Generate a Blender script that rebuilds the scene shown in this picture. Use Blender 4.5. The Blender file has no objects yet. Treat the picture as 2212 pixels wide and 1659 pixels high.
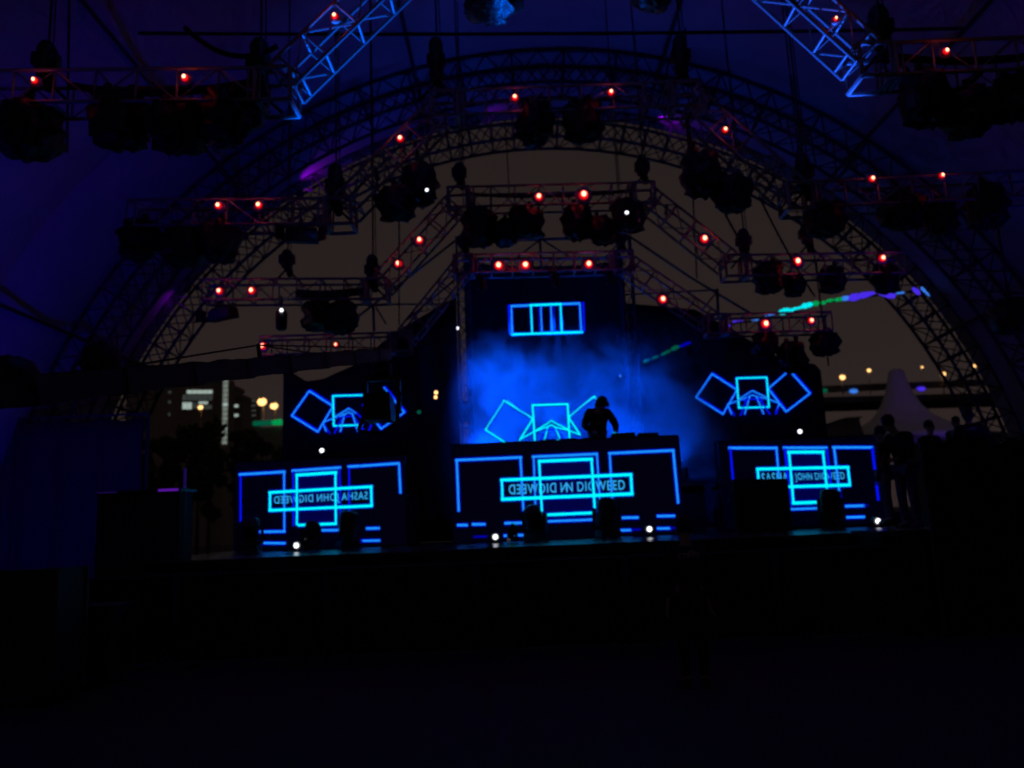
import bpy, bmesh, math, random
from mathutils import Vector, Matrix, noise
random.seed(7)
R = math.radians
scene = bpy.context.scene
COL = scene.collection

# ------------------------------------------------------------------ camera, sky, exposure
F, PITCH, ROLL = 1726.0, R(9.8), R(2.4)          # focal length in px of a 2212 px wide picture
CAM = Vector((0, 0, 1.75))
fw = Vector((0, math.cos(PITCH), math.sin(PITCH)))
up0 = Vector((0, -math.sin(PITCH), math.cos(PITCH)))
rt0 = Vector((1, 0, 0))
rt = math.cos(ROLL) * rt0 - math.sin(ROLL) * up0
up = math.sin(ROLL) * rt0 + math.cos(ROLL) * up0
cam = bpy.data.cameras.new('camera')
cam.sensor_width = 36
cam.lens = 36 * F / 2212
cam.clip_end = 3000
cam.clip_start = 0.05
cam.dof.use_dof = True            # the phone focused short of the dark stage: everything is slightly soft
cam.dof.focus_distance = 6.0
cam.dof.aperture_fstop = 1.25
co = bpy.data.objects.new('camera', cam)
COL.objects.link(co)
m = Matrix.Identity(4)
for i in range(3):
    m[i][0], m[i][1], m[i][2], m[i][3] = rt[i], up[i], -fw[i], CAM[i]
co.matrix_world = m
scene.camera = co

world = bpy.data.worlds.new('World')
scene.world = world
world.use_nodes = True
nt = world.node_tree
bg = nt.nodes['Background']
sky = nt.nodes.new('ShaderNodeTexSky')
sky.sky_type = 'NISHITA'
sky.sun_disc = False
sky.sun_elevation = R(1.0)
sky.sun_rotation = R(200)
mixw = nt.nodes.new('ShaderNodeMix')
mixw.data_type = 'RGBA'
mixw.blend_type = 'MIX'
mixw.inputs['Factor'].default_value = 0.985      # city glow on low cloud drowns the sky itself
nt.links.new(sky.outputs[0], mixw.inputs['A'])
wtc = nt.nodes.new('ShaderNodeTexCoord')
wsep = nt.nodes.new('ShaderNodeSeparateXYZ')
nt.links.new(wtc.outputs['Generated'], wsep.inputs[0])
wnz = nt.nodes.new('ShaderNodeTexNoise')
wnz.inputs['Scale'].default_value = 2.2
wnz.inputs['Detail'].default_value = 4
nt.links.new(wtc.outputs['Generated'], wnz.inputs['Vector'])
wad = nt.nodes.new('ShaderNodeMath')
wad.operation = 'MULTIPLY_ADD'
wad.inputs[1].default_value = 0.22
nt.links.new(wnz.outputs['Fac'], wad.inputs[0])
nt.links.new(wsep.outputs['Z'], wad.inputs[2])
wramp = nt.nodes.new('ShaderNodeValToRGB')
nt.links.new(wad.outputs[0], wramp.inputs['Fac'])
wramp.color_ramp.elements[0].position = 0.05
wramp.color_ramp.elements[0].color = (0.47, 0.315, 0.30, 1)
wramp.color_ramp.elements[1].position = 0.75
wramp.color_ramp.elements[1].color = (0.23, 0.162, 0.155, 1)
nt.links.new(wramp.outputs['Color'], mixw.inputs['B'])
nt.links.new(mixw.outputs['Result'], bg.inputs['Color'])
bg.inputs['Strength'].default_value = 0.058

moon = bpy.data.lights.new('moonlight', 'SUN')
moon.energy = 0.004
moon.angle = R(10)
mo = bpy.data.objects.new('moonlight', moon)
mo.rotation_euler = (R(60), 0, R(200))
COL.objects.link(mo)

scene.view_settings.view_transform = 'Standard'
scene.view_settings.look = 'None'
scene.view_settings.exposure = 0
scene.view_settings.gamma = 1
scene.cycles.use_denoising = True
scene.cycles.filter_width = 1.9
scene.cycles.max_bounces = 4
scene.cycles.diffuse_bounces = 2
scene.cycles.glossy_bounces = 2
scene.cycles.use_adaptive_sampling = True
scene.cycles.adaptive_threshold = 0.03
scene.cycles.adaptive_min_samples = 12
scene.cycles.volume_bounces = 0
scene.cycles.volume_step_rate = 2
scene.cycles.sample_clamp_indirect = 2.0

def at(x, y, Y):
    """world point seen at pixel (x, y) of the 2212 px picture on the vertical plane at distance Y"""
    d = fw * F + rt * (x - 1106) + up * (829.5 - y)
    return CAM + d * (Y / d.y)

# ------------------------------------------------------------------ materials
MATS = {}
def mat(name, base=(0.02, 0.02, 0.02), rough=0.6, metal=0.0, emit=None, power=1.0, bump=0.0, scale=20.0, vary=0.0):
    if name in MATS:
        return MATS[name]
    mt = bpy.data.materials.new(name)
    mt.use_nodes = True
    n, l = mt.node_tree.nodes, mt.node_tree.links
    b = n['Principled BSDF']
    b.inputs['Base Color'].default_value = (*base, 1)
    b.inputs['Roughness'].default_value = rough
    b.inputs['Metallic'].default_value = metal
    if emit:
        b.inputs['Emission Color'].default_value = (*emit, 1)
        b.inputs['Emission Strength'].default_value = power
    if vary or bump:
        tc = n.new('ShaderNodeTexCoord')
        nz = n.new('ShaderNodeTexNoise')
        nz.inputs['Scale'].default_value = scale
        nz.inputs['Detail'].default_value = 5
        l.new(tc.outputs['Object'], nz.inputs['Vector'])
        if vary:
            mx = n.new('ShaderNodeMix')
            mx.data_type = 'RGBA'
            l.new(nz.outputs['Fac'], mx.inputs['Factor'])
            mx.inputs['A'].default_value = (*[c * (1 - vary) for c in base], 1)
            mx.inputs['B'].default_value = (*[min(1, c * (1 + vary)) for c in base], 1)
            l.new(mx.outputs['Result'], b.inputs['Base Color'])
            mr = n.new('ShaderNodeMapRange')
            mr.inputs['To Min'].default_value = max(0.05, rough - 0.12)
            mr.inputs['To Max'].default_value = min(1, rough + 0.12)
            l.new(nz.outputs['Fac'], mr.inputs['Value'])
            l.new(mr.outputs['Result'], b.inputs['Roughness'])
        if bump:
            bp = n.new('ShaderNodeBump')
            bp.inputs['Strength'].default_value = bump
            bp.inputs['Distance'].default_value = 0.05
            l.new(nz.outputs['Fac'], bp.inputs['Height'])
            l.new(bp.outputs['Normal'], b.inputs['Normal'])
    MATS[name] = mt
    return mt

ALU = mat('aluminium', (0.24, 0.245, 0.26), 0.45, 0.2, vary=0.25, scale=9)
STEEL = mat('dark_steel', (0.07, 0.07, 0.075), 0.55, 0.5, vary=0.3, scale=8)
BLACK = mat('black_plastic', (0.014, 0.014, 0.016), 0.45, vary=0.3, scale=14)
RUBBER = mat('black_rubber', (0.01, 0.01, 0.01), 0.75)
COVER = mat('rain_cover_plastic', (0.006, 0.006, 0.007), 0.5, bump=0.6, scale=12)
CLEAR = mat('crinkled_clear_plastic', (0.30, 0.32, 0.36), 0.12, 0.35, bump=0.9, scale=16)
LENS = mat('lamp_glass', (0.10, 0.10, 0.12), 0.06, 0.4)
DRAPE = mat('black_stage_drape', (0.010, 0.010, 0.018), 0.9, bump=0.4, scale=3, vary=0.3)
GAUZE = mat('dark_backdrop_gauze', (0.010, 0.009, 0.014), 0.95, bump=0.3, scale=5, vary=0.4)
SCREEN = mat('dark_screen_face', (0.012, 0.012, 0.02), 0.35, emit=(0.0, 0.0, 1.0), power=0.0035)
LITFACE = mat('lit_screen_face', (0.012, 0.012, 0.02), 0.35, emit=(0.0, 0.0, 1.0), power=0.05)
FABRIC = mat('tent_membrane', (0.42, 0.40, 0.42), 0.7, bump=0.15, scale=0.8, vary=0.22)
DECK = mat('glossy_stage_deck', (0.05, 0.05, 0.06), 0.24, bump=0.02, scale=2.5, vary=0.15)
FLOOR = mat('dark_vinyl_floor', (0.016, 0.017, 0.045), 0.8, bump=0.12, scale=2, vary=0.4)
GRASS = mat('night_ground', (0.03, 0.035, 0.02), 0.95, bump=0.3, scale=1, vary=0.4)
ROADM = mat('dark_road_concrete', (0.07, 0.065, 0.07), 0.9, vary=0.2, scale=0.5)
HALO_DISH = mat('red_halo_dish', (0.55, 0.5, 0.5), 0.8)
CONC = mat('concrete', (0.30, 0.28, 0.26), 0.9, vary=0.2, scale=0.5, bump=0.2)
WHITECLOTH = mat('white_marquee_cloth', (0.7, 0.7, 0.72), 0.7, vary=0.1, scale=0.7)
CASEM = mat('flight_case_board', (0.02, 0.02, 0.024), 0.5, vary=0.3)
BARK = mat('bark', (0.06, 0.045, 0.03), 0.95, bump=0.5, scale=6)
LEAF = mat('leaf', (0.035, 0.06, 0.02), 0.7, vary=0.4, scale=1.5)
SKIN = mat('skin', (0.42, 0.27, 0.2), 0.55)
HAIR = mat('hair', (0.012, 0.01, 0.008), 0.55, bump=0.5, scale=60)
CLOTHB = mat('black_cotton', (0.012, 0.012, 0.014), 0.9, bump=0.2, scale=30)
CLOTHG = mat('grey_cotton', (0.16, 0.16, 0.18), 0.9, bump=0.2, scale=30)
DENIM = mat('denim', (0.09, 0.12, 0.22), 0.9, bump=0.2, scale=40, vary=0.3)
SHOE = mat('shoe', (0.03, 0.03, 0.03), 0.6)
PRINT = mat('faded_shirt_print', (0.5, 0.5, 0.5), 0.85)
CYAN = mat('cyan_light', (0, 0, 0), 0.5, emit=(0.0, 0.93, 1.0), power=1.08)
AZURE = mat('azure_light', (0, 0, 0), 0.5, emit=(0.010, 0.29, 1.0), power=1.0)
DEEP = mat('deep_blue_light', (0, 0, 0), 0.5, emit=(0.0, 0.006, 1.0), power=0.85)
HALO = mat('blue_painted_halo', (0, 0, 0), 0.5, emit=(0.0, 0.0, 1.0), power=0.42)  # painted blue halo around the screen lines
DIMBLUE = mat('dim_blue_light', (0, 0, 0), 0.5, emit=(0.0, 0.0, 1.0), power=0.35)
TXT = mat('lettering_light', (0, 0, 0), 0.5, emit=(0.03, 0.42, 0.95), power=0.95)
REDCORE = mat('red_lamp_core', (0, 0, 0), 0.5, emit=(1.0, 0.30, 0.16), power=5.5)
REDLENS = mat('red_lamp_lens', (0.3, 0, 0), 0.3, emit=(1.0, 0.004, 0.012), power=0.70)
WHITELED = mat('white_led', (0, 0, 0), 0.5, emit=(0.9, 0.92, 1.0), power=2.5)
SODIUM = mat('sodium_lamp', (0, 0, 0), 0.5, emit=(1.0, 0.52, 0.17), power=2.6)
OFFICE = mat('lit_office_window', (0.05, 0.05, 0.05), 0.3, emit=(0.62, 0.78, 0.70), power=0.55)
OFFICED = mat('dim_office_window', (0.05, 0.05, 0.05), 0.3, emit=(0.5, 0.6, 0.55), power=0.06)
STAIR = mat('lit_stairwell', (0.3, 0.3, 0.3), 0.5, emit=(0.75, 0.9, 0.78), power=0.22)
GREENL = mat('green_led', (0, 0, 0), 0.5, emit=(0.0, 0.6, 0.15), power=0.45)
GREEND = mat('dim_green_led', (0, 0, 0), 0.5, emit=(0.0, 0.5, 0.25), power=0.16)
TEALL = mat('cyan_led', (0, 0, 0), 0.5, emit=(0.0, 0.8, 0.9), power=1.0)
BLUEL = mat('blue_led', (0, 0, 0), 0.5, emit=(0.08, 0.03, 1.0), power=0.8)
SKYBL = mat('light_blue_led', (0, 0, 0), 0.5, emit=(0.05, 0.25, 1.0), power=0.8)
PURPL = mat('purple_glow', (0, 0, 0), 0.5, emit=(0.25, 0.02, 0.9), power=0.35)  # emissive purple: painted counter highlight and lenses of added lamps

# ------------------------------------------------------------------ mesh helpers
class MB:
    def __init__(s):
        s.v, s.f, s.mi = [], [], []
    def add(s, vs, fs, k=0):
        o = len(s.v)
        s.v += [tuple(v) for v in vs]
        for f in fs:
            s.f.append([i + o for i in f])
            s.mi.append(k)
    def hexa(s, p, k=0):     # 8 corners: bottom 4, top 4
        s.add(p, [(3, 2, 1, 0), (4, 5, 6, 7), (0, 1, 5, 4), (1, 2, 6, 5), (2, 3, 7, 6), (3, 0, 4, 7)], k)
    def box(s, x0, x1, y0, y1, z0, z1, k=0):
        s.hexa([(x0, y0, z0), (x1, y0, z0), (x1, y1, z0), (x0, y1, z0), (x0, y0, z1), (x1, y0, z1), (x1, y1, z1), (x0, y1, z1)], k)
    def tube(s, p, q, r, r2=None, n=6, k=0):
        p, q = Vector(p), Vector(q)
        r2 = r if r2 is None else r2
        d = (q - p).normalized()
        a = d.cross(Vector((0, 0, 1)) if abs(d.z) < 0.9 else Vector((1, 0, 0))).normalized()
        b = d.cross(a)
        vs = []
        for c, rr in ((p, r), (q, r2)):
            for i in range(n):
                t = 2 * math.pi * i / n
                vs.append(c + (a * math.cos(t) + b * math.sin(t)) * rr)
        fs = [(i, (i + 1) % n, n + (i + 1) % n, n + i) for i in range(n)]
        fs += [tuple(range(n))[::-1], tuple(range(n, 2 * n))]
        s.add(vs, fs, k)
    def path(s, pts, r, n=6, k=0):
        for a, b in zip(pts[:-1], pts[1:]):
            s.tube(a, b, r, n=n, k=k)
    def lathe(s, prof, c=(0, 0, 0), n=16, M=None, k=0, wob=0.0, seed=0):
        """profile of (radius, height) turned round the local Z axis"""
        vs, fs = [], []
        c = Vector(c)
        for j, (r, z) in enumerate(prof):
            for i in range(n):
                t = 2 * math.pi * i / n
                rr = r
                if wob:
                    rr = r * (1 + wob * noise.noise((math.cos(t) * 2.3 + seed * 7.1, math.sin(t) * 2.3, z * 7 + seed)) + 0.45 * wob * noise.noise((t * 4.0, z * 14 + seed, 2.0)))
                v = Vector((math.cos(t) * rr, math.sin(t) * rr, z + (wob * 0.12 * noise.noise((t * 2, seed * 3.3, j)) if wob else 0)))
                vs.append((M @ v if M else v) + c)
        for j in range(len(prof) - 1):
            for i in range(n):
                fs.append((j * n + i, j * n + (i + 1) % n, (j + 1) * n + (i + 1) % n, (j + 1) * n + i))
        fs += [tuple(range(n))[::-1], tuple(range((len(prof) - 1) * n, len(prof) * n))]
        s.add(vs, fs, k)
    def ball(s, c, r, n=10, m_=7, k=0, sc=(1, 1, 1)):
        prof = [(max(0.002, math.sin(math.pi * j / m_)) , -math.cos(math.pi * j / m_)) for j in range(m_ + 1)]
        s.lathe([(a, b) for a, b in prof], c, n, Matrix.Diagonal((r * sc[0], r * sc[1], r * sc[2])), k)
    def mesh(s, name, mats, smooth=False):
        me = bpy.data.meshes.new(name)
        me.from_pydata(s.v, [], s.f)
        for mt in (mats if isinstance(mats, (list, tuple)) else [mats]):
            me.materials.append(mt)
        me.polygons.foreach_set('material_index', s.mi)
        bm = bmesh.new()
        bm.from_mesh(me)
        bmesh.ops.recalc_face_normals(bm, faces=bm.faces)
        bm.to_mesh(me)
        bm.free()
        if smooth:
            me.polygons.foreach_set('use_smooth', [True] * len(me.polygons))
        me.update()
        return me

def link(name, data, parent=None, M=None):
    o = bpy.data.objects.new(name, data)
    COL.objects.link(o)
    if parent is not None:
        o.parent = parent
    if M is not None:
        o.matrix_local = M
    return o

def tag(o, label=None, cat=None, group=None, kind=None):
    if label: o['label'] = label
    if cat: o['category'] = cat
    if group: o['group'] = group
    if kind: o['kind'] = kind
    return o

def thing(name, label, cat, loc=(0, 0, 0), group=None, rz=0.0):
    o = link(name, None)
    o.location = loc
    o.rotation_euler = (0, 0, rz)
    o.empty_display_size = 0.2
    return tag(o, label, cat, group)

def part(name, mb, mats, root, smooth=False, local=False):
    """a part whose mesh is written in world coordinates (local=True: in its thing's own coordinates)"""
    o = link(name, mb.mesh(name, mats, smooth), root)
    if not local:
        o.location = -Vector(root.location)
    return o

def sub(name, mb, mats, p, smooth=False):
    return link(name, mb.mesh(name, mats, smooth), p)

def copy_tree(o, parent=None):
    c = o.copy()
    COL.objects.link(c)
    c.parent = parent
    for ch in o.children:
        copy_tree(ch, c)
    return c

_rod = MB()
_rod.tube((0, 0, 0), (0, 0, 1), 1.0, n=6)
RODS = {}
def rod(name, p, q, r, mt, parent):
    """one bar of a truss: every bar shares one mesh"""
    if mt.name not in RODS:
        RODS[mt.name] = _rod.mesh('bar_' + mt.name, mt, True)
    p, q = Vector(p), Vector(q)
    d = q - p
    M = Matrix.Translation(p) @ d.to_track_quat('Z', 'Y').to_matrix().to_4x4() @ Matrix.Diagonal((r, r, d.length, 1))
    return link(name, RODS[mt.name], parent, M)

def lamp(name, kind, loc, color, energy, parent=None, aim=None, cone=60, blend=0.6, size=0.05):
    d = bpy.data.lights.new(name, kind)
    d.color = color
    d.energy = energy
    d.shadow_soft_size = size
    o = link(name, d, parent)
    M = Matrix.Translation(Vector(loc))
    if kind == 'SPOT':
        d.spot_size = R(cone)
        d.spot_blend = blend
        M = M @ (Vector(aim) - Vector(loc)).to_track_quat('-Z', 'Y').to_matrix().to_4x4()
    if parent is not None:
        M = Matrix.Translation(-Vector(parent.location)) @ M
    o.matrix_local = M
    return o

# ------------------------------------------------------------------ ground and the land outside
XC, ZC, RT = 1.08, 0.40, 14.25            # axis and radius of the arched tent
g = MB()
g.box(-900, 900, -120, 1500, -0.4, -0.004)
tag(link('ground', g.mesh('ground', GRASS)), 'dark night ground around and beyond the tent', 'ground', kind='structure')
g = MB()
g.box(XC - 13.6, XC + 13.6, -9, 24.6, -0.003, 0.0)
tag(link('floor', g.mesh('floor', FLOOR)), 'dark dance floor inside the arched tent', 'floor', kind='structure')

# ------------------------------------------------------------------ tent: membrane bays and arched trusses
tent = thing('arched_tent', 'large arched event tent with a dark blue lit membrane roof on lattice arches', 'tent', (XC, 24, 0))
ARCH_Y = [24.0, 20.6, 17.2, 13.8, 10.4, 7.0, 3.6, 0.2, -3.2, -6.6]
T0, T1 = math.asin(-ZC / RT), math.pi - math.asin(-ZC / RT)
NS = 44
def bay(ya, yb):
    mb = MB()
    nu = 8
    vs = []
    for j in range(nu + 1):
        w = j / nu
        y = ya + (yb - ya) * w
        sag = 0.22 * math.sin(math.pi * w)
        for i in range(NS + 1):
            t = T0 + (T1 - T0) * i / NS
            rr = RT + 0.06 - sag + 0.03 * noise.noise((t * 6, y * 0.7, 1.3))
            vs.append((XC + rr * math.cos(t), y, ZC + rr * math.sin(t)))
    n = NS + 1
    fs = [(j * n + i, j * n + i + 1, (j + 1) * n + i + 1, (j + 1) * n + i) for j in range(nu) for i in range(NS)]
    mb.add(vs, fs)
    return mb
for a, b in zip(ARCH_Y[:-1], ARCH_Y[1:]):
    part('roof_panel', bay(a + (0.25 if a == 24.0 else 0), b), FABRIC, tent, True)
def arch(yc, full):
    r_out, r_in, dy = RT - 0.10, RT - 1.05, 0.42
    n = 62
    P = lambda t, r, y: Vector((XC + r * math.cos(t), y, ZC + r * math.sin(t)))
    ts = [T0 + (T1 - T0) * i / n for i in range(n + 1)]
    diag = MB()
    for i in range(n):
        a, b = (ts[i], ts[i + 1])
        for y in (yc - dy, yc + dy):
            diag.tube(P(a, r_out, y), P(b, r_in, y), 0.022, n=5)
            diag.tube(P(a, r_in, y), P(b, r_out, y), 0.022, n=5)
        diag.tube(P(a, r_in, yc - dy), P(b, r_in, yc + dy), 0.018, n=4)
    sec = part('arch_truss', diag, STEEL, tent)
    for r in (r_out, r_in):
        for y in (yc - dy, yc + dy):
            c = MB()
            c.path([P(t, r, y) for t in ts], 0.048)
            sub('chord', c, STEEL, sec, True)
    for i in range(0, n + 1, 1 if full else 2):
        t = ts[i]
        for y in (yc - dy, yc + dy):
            rod('rung', P(t, r_in, y), P(t, r_out, y), 0.03, STEEL, sec)
        rod('rung', P(t, r_in, yc - dy), P(t, r_in, yc + dy), 0.026, STEEL, sec)
for i, y in enumerate(ARCH_Y[:2]):
    arch(y - (0.25 if i == 0 else 0), i < 1)
for ang in (28, 52, 76, 104, 128, 152):
    t = R(ang)
    pm = MB()
    pm.tube((XC + (RT - 0.28) * math.cos(t), -6.6, ZC + (RT - 0.28) * math.sin(t)), (XC + (RT - 0.28) * math.cos(t), 24, ZC + (RT - 0.28) * math.sin(t)), 0.05)
    part('purlin', pm, STEEL, tent, True)

# ------------------------------------------------------------------ hanging lighting trusses
def truss_section(P, Q, root, size=0.42, upv=Vector((0, 0, 1)), step=0.5, mt=ALU):
    P, Q = Vector(P), Vector(Q)
    d = (Q - P).normalized()
    b = Vector((0, 1, 0))
    u = b.cross(d).normalized()
    if u.z < 0: u = -u
    h = size / 2
    L = (Q - P).length
    n = max(2, round(L / step))
    cs = [(-1, -1), (1, -1), (1, 1), (-1, 1)]
    pt = lambda w, c: P + d * (L * w) + b * (c[0] * h) + u * (c[1] * h)
    zig = []
    for k in (1, 3):                 # front and back faces are braced, top and bottom are ladders
        diag = MB()
        ca, cb = cs[k], cs[(k + 1) % 4]
        diag.path([pt(i / n, ca if i % 2 else cb) for i in range(n + 1)], 0.012, 5)
        zig.append(diag)
    sec = part('truss_section', zig[0], mt, root)
    sub('bracing', zig[1], mt, sec)
    for c in cs:
        rod('chord', pt(0, c), pt(1, c), 0.027, mt, sec)
    for i in range(n + 1):
        for k in range(4):
            rod('rung', pt(i / n, cs[k]), pt(i / n, cs[(k + 1) % 4]), 0.017, mt, sec)
    # doubled end frame
    for w in (0.14 / L, 1 - 0.14 / L):
        for k in range(4):
            rod('rung', pt(w, cs[k]), pt(w, cs[(k + 1) % 4]), 0.017, mt, sec)
    return sec

ROWS = {}
def frame(key, Y, pts, label):
    """pts: pixel polyline outer-left .. outer-right; every bend is the joint of two straight sections"""
    W = [at(x, y, Y) for x, y in pts]
    mid = (W[0] + W[-1]) / 2
    root = thing('lighting_truss', label, 'truss', mid, 'stepped lighting trusses hung in rows under the roof')
    for a, b in zip(W[:-1], W[1:]):
        d = (b - a).normalized() * 0.16
        truss_section(a + d, b - d, root)
    for p in W[1:-1]:
        cb = MB()
        h = 0.215
        for sx in (-1, 1):
            for sy in (-1, 1):
                cb.tube(p + Vector((sx * h, sy * h, -h)), p + Vector((sx * h, sy * h, h)), 0.03)
                cb.tube(p + Vector((sx * h, -h, sy * h)), p + Vector((sx * h, h, sy * h)), 0.03)
                cb.tube(p + Vector((-h, sx * h, sy * h)), p + Vector((h, sx * h, sy * h)), 0.03)
        part('corner_block', cb, ALU, root)
    ROWS[key] = (Y, W)
    return root
frame('A', 9.15, [(-150, 208), (600, 200), (905, -95), (1585, -118), (1880, 148), (2380, 128)], 'nearest stepped lighting truss, its sloping arms lit bright blue at the top of the picture')
frame('B', 12.1, [(265, 470), (735, 466), (962, 236), (1478, 216), (1722, 432), (2330, 402)], 'second stepped lighting truss, its centre running along the crown of the arch')
frame('C', 15.45, [(428, 632), (815, 630), (992, 434), (1388, 424), (1585, 580), (1962, 574)], 'third stepped lighting truss, hung clear against the brown sky')
frame('D', 17.5, [(552, 752), (868, 742), (1002, 576), (1345, 568), (1545, 704), (1805, 698)], 'rearmost stepped lighting truss, just above the dark stage backdrop')

# ------------------------------------------------------------------ fixtures
def moving_head(name, variant, hang=True, cover=True, skirt=None):
    """prototype at its clamp point (hanging) or foot (standing); own coordinates"""
    s = -1 if hang else 1
    root = link(name, None)
    mb = MB()
    if hang:
        for sx in (-0.12, 0.12):
            mb = MB()
            mb.box(sx - 0.03, sx + 0.03, -0.03, 0.03, -0.10, 0.0)
            mb.tube((sx, -0.04, 0.0), (sx, 0.04, 0.0), 0.045, n=8)
            part('clamp', mb, STEEL, root)
    z0 = -0.10 if hang else 0.02
    mb = MB()
    a, b = sorted((z0, z0 + s * 0.13))
    mb.hexa([(-0.20, -0.16, a), (0.20, -0.16, a), (0.20, 0.16, a), (-0.20, 0.16, a), (-0.18, -0.14, b), (0.18, -0.14, b), (0.18, 0.14, b), (-0.18, 0.14, b)])
    for sx in (-1, 1):
        for sy in (-1, 1):
            mb.box(sx * 0.15 - 0.03, sx * 0.15 + 0.03, sy * 0.11 - 0.02, sy * 0.11 + 0.02, b if hang else a - 0.02, b + 0.02 if hang else a)
    part('base', mb, BLACK, root)
    zp = z0 + s * 0.42
    rot = Matrix.Rotation(R([20, -35, 70, 5, -60][variant % 5]), 3, 'Z')
    mb = MB()
    def rb(pts):
        mb.hexa([rot @ Vector(p) for p in pts])
    zb = z0 + s * 0.13
    for sx in (-1, 1):
        x0, x1 = sx * 0.225 - 0.03, sx * 0.225 + 0.03
        lo, hi = sorted((zb + s * 0.02, zp + s * 0.09))
        rb([(x0, -0.07, lo), (x1, -0.07, lo), (x1, 0.07, lo), (x0, 0.07, lo), (x0, -0.05, hi), (x1, -0.05, hi), (x1, 0.05, hi), (x0, 0.05, hi)])
    lo, hi = sorted((zb + s * 0.005, zb + s * 0.07))
    rb([(-0.25, -0.08, lo), (0.25, -0.08, lo), (0.25, 0.08, lo), (-0.25, 0.08, lo), (-0.25, -0.08, hi), (0.25, -0.08, hi), (0.25, 0.08, hi), (-0.25, 0.08, hi)])
    part('yoke', mb, BLACK, root)
    tilt = Matrix.Rotation(R([150, 205, 120, 180, 235][variant % 5] if hang else [40, -25, 10, 60, -50][variant % 5]), 3, 'X')
    T = rot @ tilt
    mb = MB()
    prof = [(0.05, -0.24), (0.11, -0.23), (0.145, -0.18), (0.15, -0.05), (0.16, 0.02), (0.175, 0.06), (0.178, 0.20), (0.165, 0.22)]
    mb.lathe(prof, (0, 0, zp), 18, T)
    for k in range(5):
        mb.lathe([(0.158, -0.17 + k * 0.035), (0.162, -0.165 + k * 0.035), (0.162, -0.152 + k * 0.035), (0.158, -0.147 + k * 0.035)], (0, 0, zp), 18, T)
    hd = part('head', mb, BLACK, root, True)
    mb = MB()
    mb.lathe([(0.15, 0.222), (0.145, 0.235), (0.10, 0.25), (0.03, 0.256)], (0, 0, zp), 18, T)
    sub('lens', mb, LENS, hd, True)
    if cover:
        mb = MB()
        sgn = 1 if hang else 1
        zt = z0 + 0.03 if hang else zp + 0.26
        prof = [(0.04, 0.0), (0.20, -0.02), (0.27, -0.10), (0.29, -0.22), (0.31, -0.36), (0.30, -0.50), (0.25, -0.62), (0.245, -0.64)]
        mb.lathe([(r * (0.96 if hang else 0.8), z * (1 if hang else 0.8)) for r, z in prof], (0, 0, zt), 30, None, 0, 0.55, variant + 1)
        part('rain_cover', mb, COVER, root, True)
        if hang:
            mb = MB()
            mb.lathe([(0.245, -0.60), (0.22, -0.67), (0.15, -0.72), (0.05, -0.73)], (0, 0, zt), 30, None, 0, 0.60, variant + 1)
            part('plastic_skirt', mb, skirt or COVER, root, False)
    return root
PROTO = [moving_head('moving_head_light', v) for v in range(5)] + [moving_head('moving_head_light', 3, skirt=CLEAR)]
used = set()
def place_head(v, loc, rz, label, group, scale=1.0, protos=PROTO):
    key = (id(protos), v)
    o = protos[v] if key not in used else copy_tree(protos[v])
    used.add(key)
    o.location = loc
    o.rotation_euler = (0, 0, rz)
    o.scale = (scale * random.uniform(0.9, 1.15), scale * random.uniform(0.8, 1.1), scale * random.uniform(0.74, 0.94)) if protos is PROTO else (scale,) * 3
    tag(o, label, 'stage light', group)
    return o

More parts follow.
